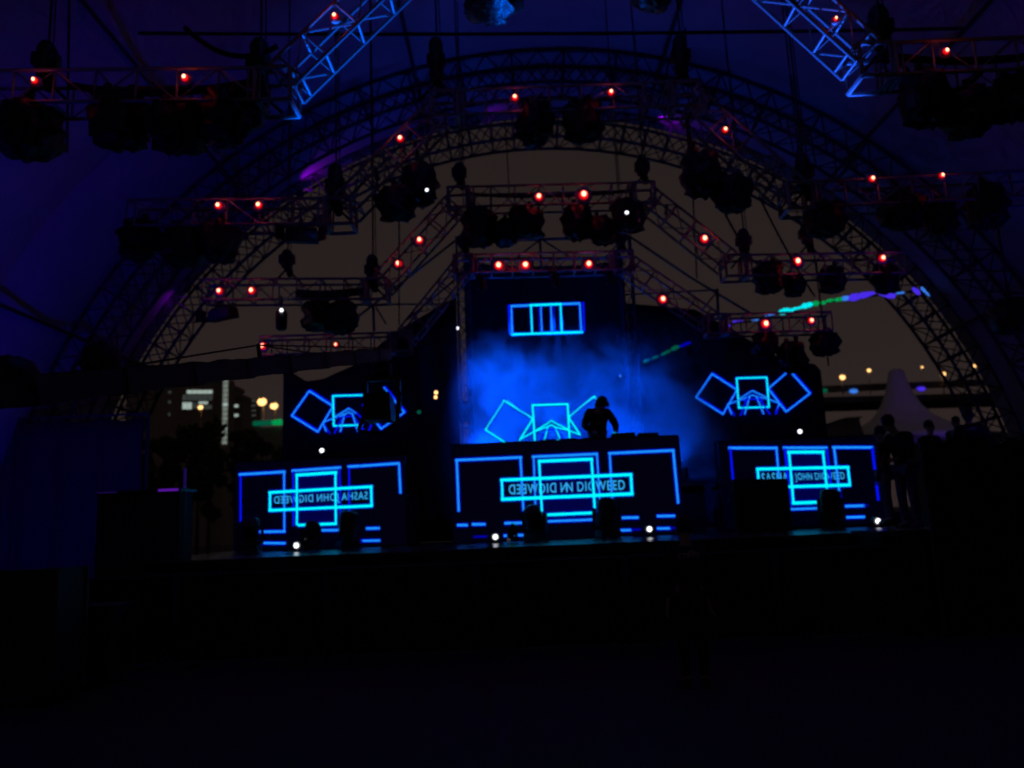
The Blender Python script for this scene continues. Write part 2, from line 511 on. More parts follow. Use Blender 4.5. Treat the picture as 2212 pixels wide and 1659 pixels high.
# pixel centre of each bundled light, its width in pixels and the words that find it
HEADS = [
 ('A', 60, 285, 138, 'leftmost black moving light, cut by the left picture edge, under the nearest truss'),
 ('A', 258, 252, 132, 'black bagged moving light on the nearest left arm, left of a close pair'),
 ('A', 385, 275, 128, 'black bagged moving light on the nearest left arm, middle of three, hanging lowest'),
 ('A', 492, 250, 128, 'black bagged moving light closest to the lit left slope of the nearest truss'),
 ('A', 1060, -12, 118, 'moving light at the top edge, its clear plastic skirt glowing blue, left of two'),
 ('A', 1408, -42, 118, 'moving light at the top edge, its clear plastic skirt glowing blue, right of two'),
 ('A', 1996, 205, 116, 'black bagged moving light below the right end of the blue lit slope'),
 ('A', 2090, 240, 110, 'black bagged moving light at upper right, hanging low beside its neighbour'),
 ('A', 2190, 212, 110, 'black bagged moving light cut by the right picture edge under the nearest truss'),
 ('B', 1155, 262, 90, 'moving light before the crown of the arch, left of two'),
 ('B', 1258, 256, 90, 'moving light before the crown of the arch, right of two'),
 ('B', 905, 392, 84, 'moving light with a white glint on the left slope of the second truss'),
 ('B', 856, 440, 82, 'moving light on the left slope of the second truss, lower of two'),
 ('B', 300, 515, 88, 'dark moving light at the outer end of the second truss, on the left'),
 ('B', 395, 528, 88, 'dark moving light under the left arm of the second truss, middle of three'),
 ('B', 474, 516, 88, 'dark moving light under the two red lamps of the second truss, on the left'),
 ('B', 1515, 368, 88, 'moving light on the right slope of the second truss, upper of two'),
 ('B', 1582, 412, 80, 'moving light on the right slope of the second truss, lower of two'),
 ('B', 1780, 474, 78, 'moving light in front of the right haunch of the arch truss'),
 ('B', 1950, 452, 84, 'dark moving light below a doubled red lamp on the right arm of the second truss'),
 ('B', 2030, 468, 80, 'dark moving light hanging lowest on the right arm of the second truss'),
 ('B', 2130, 438, 90, 'broad dark moving light at the far right of the second truss'),
 ('C', 1035, 484, 78, 'moving light at the left end of the third truss centre, against the brown sky'),
 ('C', 1088, 502, 60, 'moving light hanging lowest among the left cluster of the third truss centre'),
 ('C', 1136, 482, 74, 'moving light right of the left cluster on the third truss centre'),
 ('C', 1246, 478, 76, 'moving light left in the right cluster of the third truss centre'),
 ('C', 1300, 496, 64, 'moving light in the middle of the right cluster of the third truss centre'),
 ('C', 1356, 462, 70, 'moving light with a white pilot lamp beside the right joint of the third truss'),
 ('C', 690, 684, 70, 'moving light left in the pair under the left arm of the third truss'),
 ('C', 738, 680, 66, 'moving light right in the pair under the left arm of the third truss'),
 ('C', 1660, 596, 66, 'moving light under the right arm of the third truss, next to the joint'),
 ('C', 1714, 616, 54, 'moving light hanging lowest under the right arm of the third truss'),
 ('C', 1796, 604, 64, 'moving light in the middle of the right arm of the third truss'),
 ('C', 1912, 594, 62, 'moving light at the outer right end of the third truss, by the arch'),
 ('D', 1652, 742, 60, 'moving light under the rear right arm, left of three'),
 ('D', 1712, 764, 60, 'moving light under the rear right arm, middle of three and lowest'),
 ('D', 1780, 742, 58, 'moving light under the rear right arm, rightmost of three'),
]
pipes = []
for i, (row, x, y, w, lab) in enumerate(HEADS):
    Y, W = ROWS[row]
    sc = (w / F * Y) / 0.60
    c = at(x, y, Y)
    top = c + Vector((0, 0, 0.33 * sc))
    o = place_head(5 if 'skirt' in lab else i % 5, top, random.uniform(-3, 3), lab, 'bagged moving lights hung from the trusses', sc)
    zt = top.z                      # a short pipe carries a light that hangs below its truss
    for a, b in zip(W[:-1], W[1:]):
        if min(a.x, b.x) - 0.01 <= top.x <= max(a.x, b.x) + 0.01:
            zt = a.z + (b.z - a.z) * (top.x - a.x) / (b.x - a.x) - 0.2
    if zt - top.z > 0.06:
        M = Matrix.Translation(top) @ Matrix.Rotation(o.rotation_euler.z, 4, 'Z') @ Matrix.Diagonal((*o.scale, 1))
        pipes.append((o, top, zt, M))

for o, top, zt, M in pipes:
    mb = MB()
    mb.tube(top, Vector((top.x, top.y, zt)), 0.024)
    mb.tube(Vector((top.x, top.y - 0.24, zt)), Vector((top.x, top.y + 0.24, zt)), 0.03)
    link('drop_pipe', mb.mesh('drop_pipe', STEEL, True), o, M.inverted())

# floodlights of another build: flat box with barn doors
def floodlight(loc, w, rz, label):
    root = thing('floodlight', label, 'stage light', loc, 'flat floodlights on the trusses', rz)
    mb = MB()
    mb.hexa([(-w / 2, -0.12, -0.30), (w / 2, -0.12, -0.30), (w / 2, 0.12, -0.26), (-w / 2, 0.12, -0.26), (-w / 2.2, -0.10, -0.06), (w / 2.2, -0.10, -0.06), (w / 2.2, 0.10, -0.06), (-w / 2.2, 0.10, -0.06)])
    part('body', mb, BLACK, root, local=True)
    mb = MB()
    mb.box(-w / 2 * 0.9, w / 2 * 0.9, -0.125, -0.121, -0.27, -0.09)
    part('glass', mb, LENS, root, local=True)
    for s in (-1, 1):
        mb = MB()
        mb.hexa([(s * w / 2, -0.13, -0.30), (s * w / 2 + s * 0.01, -0.13, -0.30), (s * (w / 2 + 0.13), -0.28, -0.32), (s * (w / 2 + 0.12), -0.28, -0.32),
                 (s * w / 2, -0.13, -0.07), (s * w / 2 + s * 0.01, -0.13, -0.07), (s * (w / 2 + 0.13), -0.28, -0.05), (s * (w / 2 + 0.12), -0.28, -0.05)])
        part('barn_door', mb, BLACK, root, local=True)
    mb = MB()
    mb.path([(-w / 2 - 0.02, 0, -0.18), (-w / 2 - 0.02, 0, 0.0), (w / 2 + 0.02, 0, 0.0), (w / 2 + 0.02, 0, -0.18)], 0.014)
    mb.tube((0, 0, 0), (0, 0, 0.12), 0.02)
    part('bracket', mb, STEEL, root, local=True)
floodlight(at(652, 488, 12.1), 0.52, 0.2, 'flat floodlight with barn doors below the left joint of the second truss')
floodlight(at(482, 662, 15.45), 0.66, -0.5, 'flat floodlight with barn doors under the outer left arm of the third truss')

# small spotlight with white pilot light on the third truss
root = thing('small_spotlight', 'small narrow spotlight with a white pilot lamp under the left arm of the third truss', 'stage light', at(608, 640, 15.45))
mb = MB(); c = at(608, 690, 15.3)
mb.lathe([(0.07, -0.22), (0.11, -0.18), (0.12, 0.12), (0.08, 0.20), (0.03, 0.22)], c, 12)
part('body', mb, BLACK, root, True)
mb = MB(); mb.tube(c + Vector((0, 0, 0.2)), at(608, 640, 15.45), 0.025)
part('yoke', mb, STEEL, root)
mb = MB(); mb.ball(at(608, 670, 15.16), 0.035)
part('pilot_lamp', mb, WHITELED, root, True)

def tiny_led(x, y, Y, r, label, mt=WHITELED, name='pilot_lamp'):
    c = at(x, y, Y)
    root = thing(name, label, 'lamp', c)
    mb = MB(); mb.ball(c, r, sc=(1, 0.5, 1))
    part('bulb', mb, mt, root, True)
    mb = MB(); mb.tube(c + Vector((0, 0.004, 0)), c + Vector((0, 0.09, 0)), r * 1.25, n=10)
    part('socket', mb, BLACK, root)
    return root
tiny_led(1354, 459, 15.0, 0.035, 'white pilot lamp on the moving light beside the right joint of the third truss')
tiny_led(922, 410, 11.7, 0.025, 'small white glint as glowing bead on the moving light of the second truss left slope')  # glint painted as a small emissive bead
tiny_led(988, 709, 19.4, 0.035, 'tiny white lamp on the left scaffold tower')
tiny_led(1327, 937, 17.3, 0.035, 'small cyan lamp on the mixing desk in front of the performer', TEALL)
tiny_led(1340, 812, 19.6, 0.03, 'tiny blue lamp on the right scaffold tower', SKYBL)

# ------------------------------------------------------------------ red beacons
REDS = [
 ('A', 73, 172, 'nearest truss, far left end', 1.0), ('A', 398, 166, 'nearest truss, inner left', 1.1), ('A', 722, 33, 'nearest truss, left blue lit slope', 1.0),
 ('A', 1806, 39, 'nearest truss, right blue lit slope', 0.7), ('A', 2045, 109, 'nearest truss, right arm', 1.0),
 ('B', 471, 443, 'second truss left arm, left of two', 1.0), ('B', 558, 442, 'second truss left arm, right of two', 1.0), ('B', 864, 298, 'second truss left slope', 1.0),
 ('B', 1112, 209, 'second truss centre, left of two', 0.95), ('B', 1320, 198, 'second truss centre, right of two', 0.9), ('B', 1567, 279, 'second truss right slope', 0.9),
 ('B', 1885, 385, 'second truss right arm, left of two', 0.9), ('B', 2036, 378, 'second truss right arm, right of two', 0.8),
 ('C', 473, 628, 'third truss left arm, left of two', 0.95), ('C', 543, 627, 'third truss left arm, right of two', 1.0), ('C', 906, 518, 'third truss left slope, upper of two', 1.0),
 ('C', 860, 569, 'third truss left slope, lower of two', 1.0), ('C', 1164, 424, 'third truss centre, left of two', 1.1), ('C', 1261, 420, 'third truss centre, right and brightest of two', 1.4),
 ('C', 1522, 515, 'third truss right slope', 1.15), ('C', 1723, 564, 'third truss right arm, left of two', 1.2), ('C', 1907, 557, 'third truss right arm, right of two', 1.0),
 ('D', 567, 747, 'rear truss left arm, left and brighter of two', 0.95), ('D', 725, 744, 'rear truss left arm, right and dimmer of two', 0.6),
 ('D', 1077, 573, 'rear truss centre above the backdrop, leftmost of three', 1.2), ('D', 1135, 572, 'rear truss centre above the backdrop, middle of three', 1.2), ('D', 1272, 570, 'rear truss centre above the backdrop, rightmost of three', 1.15),
 ('D', 1432, 646, 'rear truss right slope', 1.1), ('D', 1654, 699, 'rear truss right arm, left of two', 1.15), ('D', 1753, 692, 'rear truss right arm, right and smaller of two', 0.85),
]
for row, x, y, where, s in REDS:
    Y = ROWS[row][0] - 0.30
    c = at(x, y, Y)
    rr = 7.8 * s / F * Y
    root = thing('red_beacon', 'glowing red beacon lamp on the ' + where, 'lamp', c + Vector((0, 0.1, 0)), 'red beacon lamps on the trusses')
    mb = MB(); mb.ball(c + Vector((0, 0.02, 0)), rr, n=14, m_=9, sc=(1, 0.45, 1.05))
    part('lens', mb, REDLENS, root, True)
    mb = MB(); mb.ball(c + Vector((0, -rr * 0.40, 0)), rr * 0.50, n=12, m_=8, sc=(1, 0.5, 1.15))
    part('bulb', mb, REDCORE, root, True)
    mb = MB(); mb.tube(c + Vector((0, 0.03 + rr * 0.2, 0)), c + Vector((0, 0.14, 0)), rr * 0.9, n=12); mb.box(c.x - 0.03, c.x + 0.03, c.y + 0.06, c.y + 0.12, c.z - 0.03, c.z + 0.03)
    part('housing', mb, BLACK, root)
    mb = MB(); mb.lathe([(rr * 1.85, 0.0), (rr * 1.85, 0.012), (rr * 0.9, 0.05), (rr * 0.8, 0.05), (rr * 0.8, 0.035)], c + Vector((0, 0.05, 0)), 20, Matrix.Rotation(R(-90), 3, 'X'))
    part('added_halo_dish', mb, HALO_DISH, root, True)  # dish added to catch the red light as a halo round the lamp
    lamp('red_glow', 'POINT', c + Vector((0, -rr * 0.75 - 0.01, 0)), (1.0, 0.015, 0.04), 0.60 * s * s * (Y / 14) ** 2, root, size=0.01)

# ------------------------------------------------------------------ chain hoists, slings and cables
def hoist(x, y, Y, h, ztop, label):
    c = at(x, y, Y)
    root = thing('chain_hoist', label, 'hoist', c, 'chain hoists carrying the trusses')
    mb = MB()
    mb.lathe([(0.07, -h / 2), (0.115, -h / 2 + 0.04), (0.12, 0.0), (0.12, h / 2 - 0.10), (0.08, h / 2 - 0.02), (0.04, h / 2)], c, 12)
    mb.box(c.x - 0.15, c.x + 0.15, c.y - 0.08, c.y + 0.08, c.z - 0.09, c.z + 0.08)
    part('motor_body', mb, BLACK, root, True)
    mb = MB()
    a = c + Vector((0.02, 0, h / 2))
    mb.tube(a, (a.x, a.y, ztop), 0.016)
    mb.tube(a + Vector((0.06, 0, 0)), (a.x + 0.03, a.y, a.z + (ztop - a.z) * 0.55), 0.010)
    part('chain', mb, STEEL, root)
    mb = MB()
    mb.lathe([(0.05, -0.16), (0.075, -0.06), (0.06, 0.0)], c + Vector((0.05, 0.02, -h / 2)), 10)
    part('chain_bag', mb, RUBBER, root)
    mb = MB()
    for sx in (-1, 1):
        mb.tube(c + Vector((0, 0, -h / 2)), c + Vector((sx * 0.3, 0, -h / 2 - 0.32)), 0.022)
    part('sling', mb, RUBBER, root)
    return root
ROOF = lambda x: ZC + math.sqrt(max(1, (RT - 0.3) ** 2 - (x - XC) ** 2))
for x, y, Y, h, lab in [
    (942, 130, 12.1, 0.8, 'chain hoist and sling above the left joint of the second truss'),
    (1470, 120, 12.1, 0.7, 'chain hoist and sling above the right joint of the second truss'),
    (560, 140, 9.15, 0.7, 'black chain hoist beside the lower end of the left lit slope'),
    (1900, 60, 9.15, 0.6, 'black chain hoist beside the lower end of the right lit slope'),
    (100, 130, 9.15, 0.5, 'chain hoist over the far left arm of the nearest truss'),
    (724, 400, 12.1, 0.7, 'dark chain hoist at the lower left joint of the second truss'),
    (1735, 372, 12.1, 0.6, 'dark chain hoist at the lower right joint of the second truss'),
    (992, 372, 15.45, 0.42, 'chain hoist above the left joint of the third truss centre'),
    (1387, 360, 15.45, 0.42, 'chain hoist above the right joint of the third truss centre'),
    (804, 582, 15.45, 0.62, 'dark chain hoist above the lower left joint of the third truss'),
    (1606, 520, 15.45, 0.5, 'chain hoist above the lower right joint of the third truss'),
    (1002, 520, 17.5, 0.4, 'chain hoist above the left joint of the rear truss'),
    (1340, 512, 17.5, 0.4, 'chain hoist above the right joint of the rear truss'),
    (620, 560, 15.45, 0.4, 'chain hoist on the cable midway along the third truss left arm'),
    (1742, 505, 15.45, 0.45, 'chain hoist on the cable midway along the third truss right arm')]:
    c = at(x, y, Y)
    hoist(x, y, Y, h, ROOF(c.x), lab)

def cable(pts, r, label, name='cable', mt=RUBBER):
    mb = MB()
    mb.path(pts, r, 5)
    o = link(name, mb.mesh(name, mt, True))
    return tag(o, label, 'cable', 'cables and wires in the roof')
def sagged(a, b, s, n=12):
    a, b = Vector(a), Vector(b)
    return [a.lerp(b, i / n) - Vector((0, 0, s * 4 * (i / n) * (1 - i / n))) for i in range(n + 1)]
cable(sagged(at(300, 72, 12.1), at(2080, 62, 12.1), 0.05), 0.03, 'thin dark wire stretched level across the roof near the top')
cable(sagged(at(150, -20, 12.1), at(145, 330, 12.1), 0.0), 0.02, 'vertical wire before the left roof membrane')
cable(sagged(at(800, -10, 13.0), at(806, 560, 15.4), 0.0), 0.018, 'long vertical wire left of the arch crown')
cable(sagged(at(1480, 60, 13), at(1505, 600, 17), 0.0), 0.018, 'long vertical wire right of the backdrop top')
cable(sagged(at(1545, 420, 16), at(1622, 560, 15.5), 0.05), 0.025, 'slanting wire down to the right joint of the third truss')
cable(sagged(at(1640, 425, 14), at(1760, 640, 15.5), 0.1), 0.02, 'slanting wire through the right arm of the third truss')
cable(sagged(at(1755, 520, 15.2), at(1790, 790, 17.2), 0.1), 0.018, 'wire hanging beside the rear right arm')
cable(sagged(at(862, 460, 13), at(862, 700, 17), 0.0), 0.016, 'wire hanging below the left slope of the second truss')
cable(sagged(at(1092, 268, 14.0), at(1100, 420, 15.45), 0.0), 0.012, 'fine wire above the third truss centre')
cable(sagged(at(400, 60, 9.1), at(600, 100, 9.1), 0.25), 0.035, 'drooping cable loom over the left arm of the nearest truss')
cable(sagged(at(150, 185, 9.1), at(540, 178, 9.1), 0.12), 0.05, 'thick cable loom lying along the left arm of the nearest truss')
cable(sagged(at(1020, 420, 15.4), at(1360, 412, 15.4), 0.08), 0.04, 'cable loom along the third truss centre')
cable(sagged(at(640, 634, 15.3), at(790, 628, 15.3), 0.05), 0.09, 'fat cable bundle inside the left arm of the third truss')
cable(sagged(at(1900, 118, 9.1), at(2300, 108, 9.1), 0.12), 0.05, 'thick cable loom along the right arm of the nearest truss')

# ------------------------------------------------------------------ glowing segmented strips by the right haunch of the arch
def glow_strip(Y, segs, label, grp):
    c0 = at(segs[0][0], segs[0][1], Y); c1 = at(segs[-1][2], segs[-1][3], Y)
    root = thing('glow_strip', label, 'light strip', (c0 + c1) / 2, grp)
    mb = MB(); off = Vector((0, 0.09, -0.02))
    mb.path([at(s[0], s[1], Y) + off for s in segs] + [c1 + off], 0.03)
    part('carrier_tube', mb, BLACK, root)
    for x0, y0, x1, y1, th, mt in segs:
        a, b = at(x0, y0, Y), at(x1, y1, Y)
        r = th * 0.72 / F * Y
        m_ = max(1, int((x1 - x0) / 7))
        for q in range(m_):
            p_ = a.lerp(b, (q - 0.22) / m_) - Vector((0, 0.004 * q, 0)); d = (b - a) * (1.44 / m_)
            L = d.length
            r_ = r * random.uniform(0.55, 0.95) * (0.7 if q in (0, m_ - 1) and m_ > 1 else 1)
            mb = MB()
            prof = [(max(0.004, r_ * math.sin(math.pi * (0.06 + 0.88 * j / 6)) ** 0.5), L * j / 6) for j in range(7)]
            mb.lathe(prof, p_, 8, d.to_track_quat('Z', 'Y').to_matrix())
            part('glow_segment', mb, mt, root, True)
glow_strip(23.0, [
    (1553, 706, 1578, 704, 8, BLUEL), (1584, 695, 1602, 693, 7, BLUEL), (1626, 691, 1650, 688, 8, SKYBL), (1652, 681, 1674, 677, 8, SKYBL),
    (1684, 675, 1712, 670, 13, TEALL), (1712, 668, 1732, 664, 10, TEALL), (1734, 662, 1753, 657, 15, TEALL), (1757, 656, 1767, 655, 10, GREENL),
    (1773, 655, 1783, 653, 9, GREENL), (1788, 650, 1798, 648, 9, GREENL), (1804, 648, 1818, 646, 10, GREENL), (1820, 646, 1832, 643, 9, SKYBL),
    (1832, 645, 1888, 633, 14, BLUEL), (1900, 634, 1932, 640, 13, BLUEL), (1937, 634, 1952, 632, 6, SKYBL), (1974, 624, 1985, 634, 8, BLUEL), (1991, 622, 2006, 638, 7, SKYBL)],
    'rising strip of cyan, green and blue lights across the right side of the arch', 'coloured light strips')
glow_strip(19.2, [
    (1391, 782, 1400, 777, 8, GREEND), (1410, 774, 1420, 770, 6, GREEND), (1430, 766, 1446, 758, 11, GREEND), (1452, 754, 1464, 749, 9, GREEND), (1470, 748, 1490, 740, 8, DIMBLUE)],
    'short strip of dim green lights in the mist right of the backdrop', 'coloured light strips')

# ------------------------------------------------------------------ stage
SX0, SX1, SY0, SY1, SZ = -6.6, 8.2, 13.0, 23.2, 1.36
stage = thing('stage', 'low black festival stage with a glossy deck and draped front', 'stage', (XC, SY0, 0))
nx = 8
for i in range(nx):
    for j in range(5):
        a = SX0 + (SX1 - SX0) * i / nx; b = SX0 + (SX1 - SX0) * (i + 1) / nx
        c = SY0 + (SY1 - SY0) * j / 5; d = SY0 + (SY1 - SY0) * (j + 1) / 5
        mb = MB(); mb.box(a + 0.004, b - 0.004, c + 0.004, d - 0.004, SZ - 0.12, SZ + 0.002 * ((i + j) % 2))
        part('deck_panel', mb, DECK, stage)
mb = MB()
n = 160
vs = []
for i in range(n + 1):
    x = SX0 + (SX1 - SX0) * i / n
    yy = SY0 - 0.03 - 0.035 * abs(math.sin(i * 0.9)) - 0.02 * noise.noise((x, 0, 0))
    vs += [(x, yy - 0.02, 0.01), (x, yy, SZ - 0.02)]
mb.add(vs, [(2 * i, 2 * i + 2, 2 * i + 3, 2 * i + 1) for i in range(n)])
part('front_skirt', mb, DRAPE, stage, True)
for x in (SX0 + 0.1, -3, XC, 5, SX1 - 0.1):
    for y in (SY0 + 0.3, SY1 - 0.3):
        mb = MB(); mb.tube((x, y, 0), (x, y, SZ - 0.12), 0.04)
        part('stage_leg', mb, STEEL, stage)

def riser(x0, x1, y0, y1, z1, label):
    root = thing('stage_riser', label, 'platform', ((x0 + x1) / 2, y0, SZ), 'platforms behind the three screens')
    mb = MB(); mb.box(x0, x1, y0, y1, SZ + 0.003, z1 - 0.1)
    part('draped_body', mb, DRAPE, root)
    mb = MB(); mb.box(x0 - 0.03, x1 + 0.03, y0 - 0.03, y1 + 0.03, z1 - 0.098, z1)
    part('top_board', mb, DECK, root)
riser(-1.3, 3.6, 17.75, 19.2, 2.58, 'black platform behind the middle screen where the performer stands')
riser(-5.7, -2.3, 17.4, 19.0, 2.45, 'black platform behind the left screen')
riser(4.6, 7.6, 17.4, 19.0, 2.45, 'black platform behind the right screen')

# ------------------------------------------------------------------ screens with line graphics
def view(ox, oy, k):
    return lambda x, y: (ox + k * x, oy + k * y)
class Screen:
    def __init__(s, name, label, Y, tf, k, base):
        s.Y, s.tf, s.k, s.n = Y, tf, k, 0
        s.root = thing(name, label, 'screen', base)
    def P(s, x, y, dy=0.0):
        u = s.tf(x, y)
        p = at(u[0], u[1], s.Y)
        p.y -= dy
        return p
    def bar(s, x0, y0, x1, y1, th, mt, halo=True):
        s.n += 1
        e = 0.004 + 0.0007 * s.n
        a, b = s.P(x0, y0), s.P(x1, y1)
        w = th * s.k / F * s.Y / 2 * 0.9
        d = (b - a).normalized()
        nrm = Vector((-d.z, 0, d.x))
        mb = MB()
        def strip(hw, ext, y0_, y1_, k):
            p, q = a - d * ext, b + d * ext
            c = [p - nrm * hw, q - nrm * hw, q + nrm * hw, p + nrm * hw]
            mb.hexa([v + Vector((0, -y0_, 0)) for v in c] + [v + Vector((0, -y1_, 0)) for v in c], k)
        if halo:
            strip(w + 0.026, 0.026, 0.0012, 0.0022 + s.n * 0.00004, 1)  # wider dim blue strip painted behind the line as its halo
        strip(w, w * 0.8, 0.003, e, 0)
        part('light_bar', mb, [mt, HALO], s.root)
    def poly(s, pts, th, mt, halo=True):
        for a, b in zip(pts[:-1], pts[1:]):
            s.bar(*a, *b, th, mt, halo)
    def text(s, body, quad, mirror=False, fat=0.0):
        """quad: top-left, top-right, bottom-right, bottom-left in zoom pixels"""
        cu = bpy.data.curves.new('lettering', 'FONT')
        cu.body = body
        cu.offset = fat + 0.012
        cu.space_character = 1.15
        cu.space_word = 0.7
        o = bpy.data.objects.new('lettering', cu)
        COL.objects.link(o)
        dg = bpy.context.evaluated_depsgraph_get()
        me = bpy.data.meshes.new_from_object(o.evaluated_get(dg))
        COL.objects.unlink(o)
        bpy.data.objects.remove(o)
        xs = [v.co.x for v in me.vertices]; ys = [v.co.y for v in me.vertices]
        x0, x1, y0, y1 = min(xs), max(xs), min(ys), max(ys)
        tl, tr, br, bl = [Vector((*q, 0)) for q in quad]
        for v in me.vertices:
            u = (v.co.x - x0) / (x1 - x0); w = (v.co.y - y0) / (y1 - y0)
            if mirror: u = 1 - u
            q = bl.lerp(br, u).lerp(tl.lerp(tr, u), w)
            v.co = s.P(q.x, q.y, 0.0032)
        me.materials.clear()
        me.materials.append(TXT)
        t = link('lettering', me, s.root)
        t.location = -Vector(s.root.location)
        return t
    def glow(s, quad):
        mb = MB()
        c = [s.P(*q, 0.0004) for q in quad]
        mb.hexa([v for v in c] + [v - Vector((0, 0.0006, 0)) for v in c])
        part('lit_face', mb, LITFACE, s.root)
    def panel(s, x0, y0, x1, y1, mt=SCREEN, depth=0.12):
        """flat cabinet face behind the graphics"""
        a, b, c, d = s.P(x0, y0), s.P(x1, y0), s.P(x1, y1), s.P(x0, y1)
        L, Rr = min(a.x, d.x), max(b.x, c.x)
        T, B = max(a.z, b.z), max(SZ + 0.004, min(c.z, d.z))
        nxp = max(2, round((Rr - L) / 0.8)); nzp = max(2, round((T - B) / 0.8))
        for i in range(nxp):
            for j in range(nzp):
                mb = MB()
                g = 0.003
                mb.box(L + (Rr - L) * i / nxp + g, L + (Rr - L) * (i + 1) / nxp - g, s.Y, s.Y + depth, B + (T - B) * j / nzp + g, B + (T - B) * (j + 1) / nzp - g)
                part('screen_tile', mb, mt, s.root)
        mb = MB(); mb.box(L, Rr, s.Y + depth + 0.002, s.Y + depth + 0.25, max(SZ + 0.004, B), T + 0.04)
        part('cabinet_back', mb, DRAPE, s.root)

# left lower screen
Lo = Screen('front_screen', 'left front screen with cyan outlined squares and fully mirrored lettering', 17.0, view(474.4, 948.8, 0.19914), 0.19914, (-4.1, 17.0, SZ))
Lo.panel(170, 255, 2010, 1140); Lo.glow([(838, 390), (1262, 362), (1262, 920), (840, 925)])
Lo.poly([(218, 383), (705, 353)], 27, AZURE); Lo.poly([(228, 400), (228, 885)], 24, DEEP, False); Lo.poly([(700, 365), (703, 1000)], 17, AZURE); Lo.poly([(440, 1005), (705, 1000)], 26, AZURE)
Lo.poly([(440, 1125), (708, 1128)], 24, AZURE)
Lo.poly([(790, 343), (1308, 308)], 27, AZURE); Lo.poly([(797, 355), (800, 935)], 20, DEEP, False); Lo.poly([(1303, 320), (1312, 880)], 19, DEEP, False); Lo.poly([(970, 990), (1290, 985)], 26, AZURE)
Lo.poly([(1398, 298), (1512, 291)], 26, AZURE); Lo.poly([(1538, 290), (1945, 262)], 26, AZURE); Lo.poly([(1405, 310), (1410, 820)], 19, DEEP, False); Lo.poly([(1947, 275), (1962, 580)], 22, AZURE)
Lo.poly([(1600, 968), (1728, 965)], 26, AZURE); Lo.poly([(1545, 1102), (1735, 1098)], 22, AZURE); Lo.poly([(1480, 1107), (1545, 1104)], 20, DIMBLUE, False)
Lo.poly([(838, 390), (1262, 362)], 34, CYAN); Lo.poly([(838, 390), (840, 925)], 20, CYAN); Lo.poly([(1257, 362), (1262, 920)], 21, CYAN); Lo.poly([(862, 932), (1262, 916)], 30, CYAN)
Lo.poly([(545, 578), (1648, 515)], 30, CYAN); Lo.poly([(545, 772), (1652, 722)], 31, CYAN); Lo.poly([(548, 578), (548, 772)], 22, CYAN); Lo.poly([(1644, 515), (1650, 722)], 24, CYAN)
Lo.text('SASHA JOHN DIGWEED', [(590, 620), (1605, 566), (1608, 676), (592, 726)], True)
# middle lower screen
Mi = Screen('front_screen', 'largest front screen in the middle, cyan squares and lettering mirrored about its centre', 16.8, view(948.8, 948.8, 0.2451), 0.2451, (1.05, 16.8, SZ))
Mi.panel(120, 55, 2120, 830); Mi.glow([(880, 195), (1345, 176), (1372, 640), (905, 660)])
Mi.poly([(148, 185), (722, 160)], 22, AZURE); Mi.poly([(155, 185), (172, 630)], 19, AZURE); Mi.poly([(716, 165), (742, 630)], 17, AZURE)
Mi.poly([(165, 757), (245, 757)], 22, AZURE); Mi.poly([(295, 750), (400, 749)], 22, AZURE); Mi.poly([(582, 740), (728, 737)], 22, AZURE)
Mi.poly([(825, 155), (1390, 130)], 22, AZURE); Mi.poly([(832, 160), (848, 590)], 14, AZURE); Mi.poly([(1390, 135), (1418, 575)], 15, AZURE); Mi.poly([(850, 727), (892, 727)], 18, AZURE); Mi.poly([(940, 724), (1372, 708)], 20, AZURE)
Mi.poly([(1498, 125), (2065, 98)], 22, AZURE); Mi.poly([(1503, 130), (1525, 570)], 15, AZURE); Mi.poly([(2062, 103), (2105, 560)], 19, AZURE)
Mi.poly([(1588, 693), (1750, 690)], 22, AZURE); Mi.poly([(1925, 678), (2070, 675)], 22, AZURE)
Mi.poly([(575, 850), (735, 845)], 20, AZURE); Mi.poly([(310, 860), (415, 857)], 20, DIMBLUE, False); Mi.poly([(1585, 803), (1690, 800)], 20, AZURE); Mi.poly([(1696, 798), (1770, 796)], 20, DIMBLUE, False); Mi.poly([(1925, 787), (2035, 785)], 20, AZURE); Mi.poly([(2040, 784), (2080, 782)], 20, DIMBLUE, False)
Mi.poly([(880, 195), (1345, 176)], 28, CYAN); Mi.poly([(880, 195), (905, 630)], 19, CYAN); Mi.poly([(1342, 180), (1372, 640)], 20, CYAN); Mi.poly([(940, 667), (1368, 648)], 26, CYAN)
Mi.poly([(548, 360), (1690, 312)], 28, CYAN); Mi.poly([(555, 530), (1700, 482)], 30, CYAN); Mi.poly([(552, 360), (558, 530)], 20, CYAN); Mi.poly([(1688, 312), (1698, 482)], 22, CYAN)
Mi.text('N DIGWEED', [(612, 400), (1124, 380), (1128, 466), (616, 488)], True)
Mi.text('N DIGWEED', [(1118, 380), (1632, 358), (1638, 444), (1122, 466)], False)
# right lower screen
Rl = Screen('front_screen', 'right front screen with lettering that reads forwards, partly hidden by a loudspeaker', 17.0, view(1524.8, 914.9, 0.22978), 0.22978, (6.1, 17.0, SZ))
Rl.panel(180, 175, 1640, 940); Rl.glow([(780, 270), (1102, 268), (1148, 730), (822, 740)])
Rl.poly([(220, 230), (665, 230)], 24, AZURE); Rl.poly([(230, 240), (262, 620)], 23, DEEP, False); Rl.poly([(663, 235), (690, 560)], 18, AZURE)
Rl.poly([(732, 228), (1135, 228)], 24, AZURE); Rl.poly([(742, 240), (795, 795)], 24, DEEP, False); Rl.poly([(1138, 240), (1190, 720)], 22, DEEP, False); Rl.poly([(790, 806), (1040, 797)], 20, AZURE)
Rl.poly([(1195, 225), (1562, 225)], 24, AZURE); Rl.poly([(1205, 235), (1258, 690)], 20, AZURE); Rl.poly([(1564, 235), (1620, 715)], 26, DEEP, False)
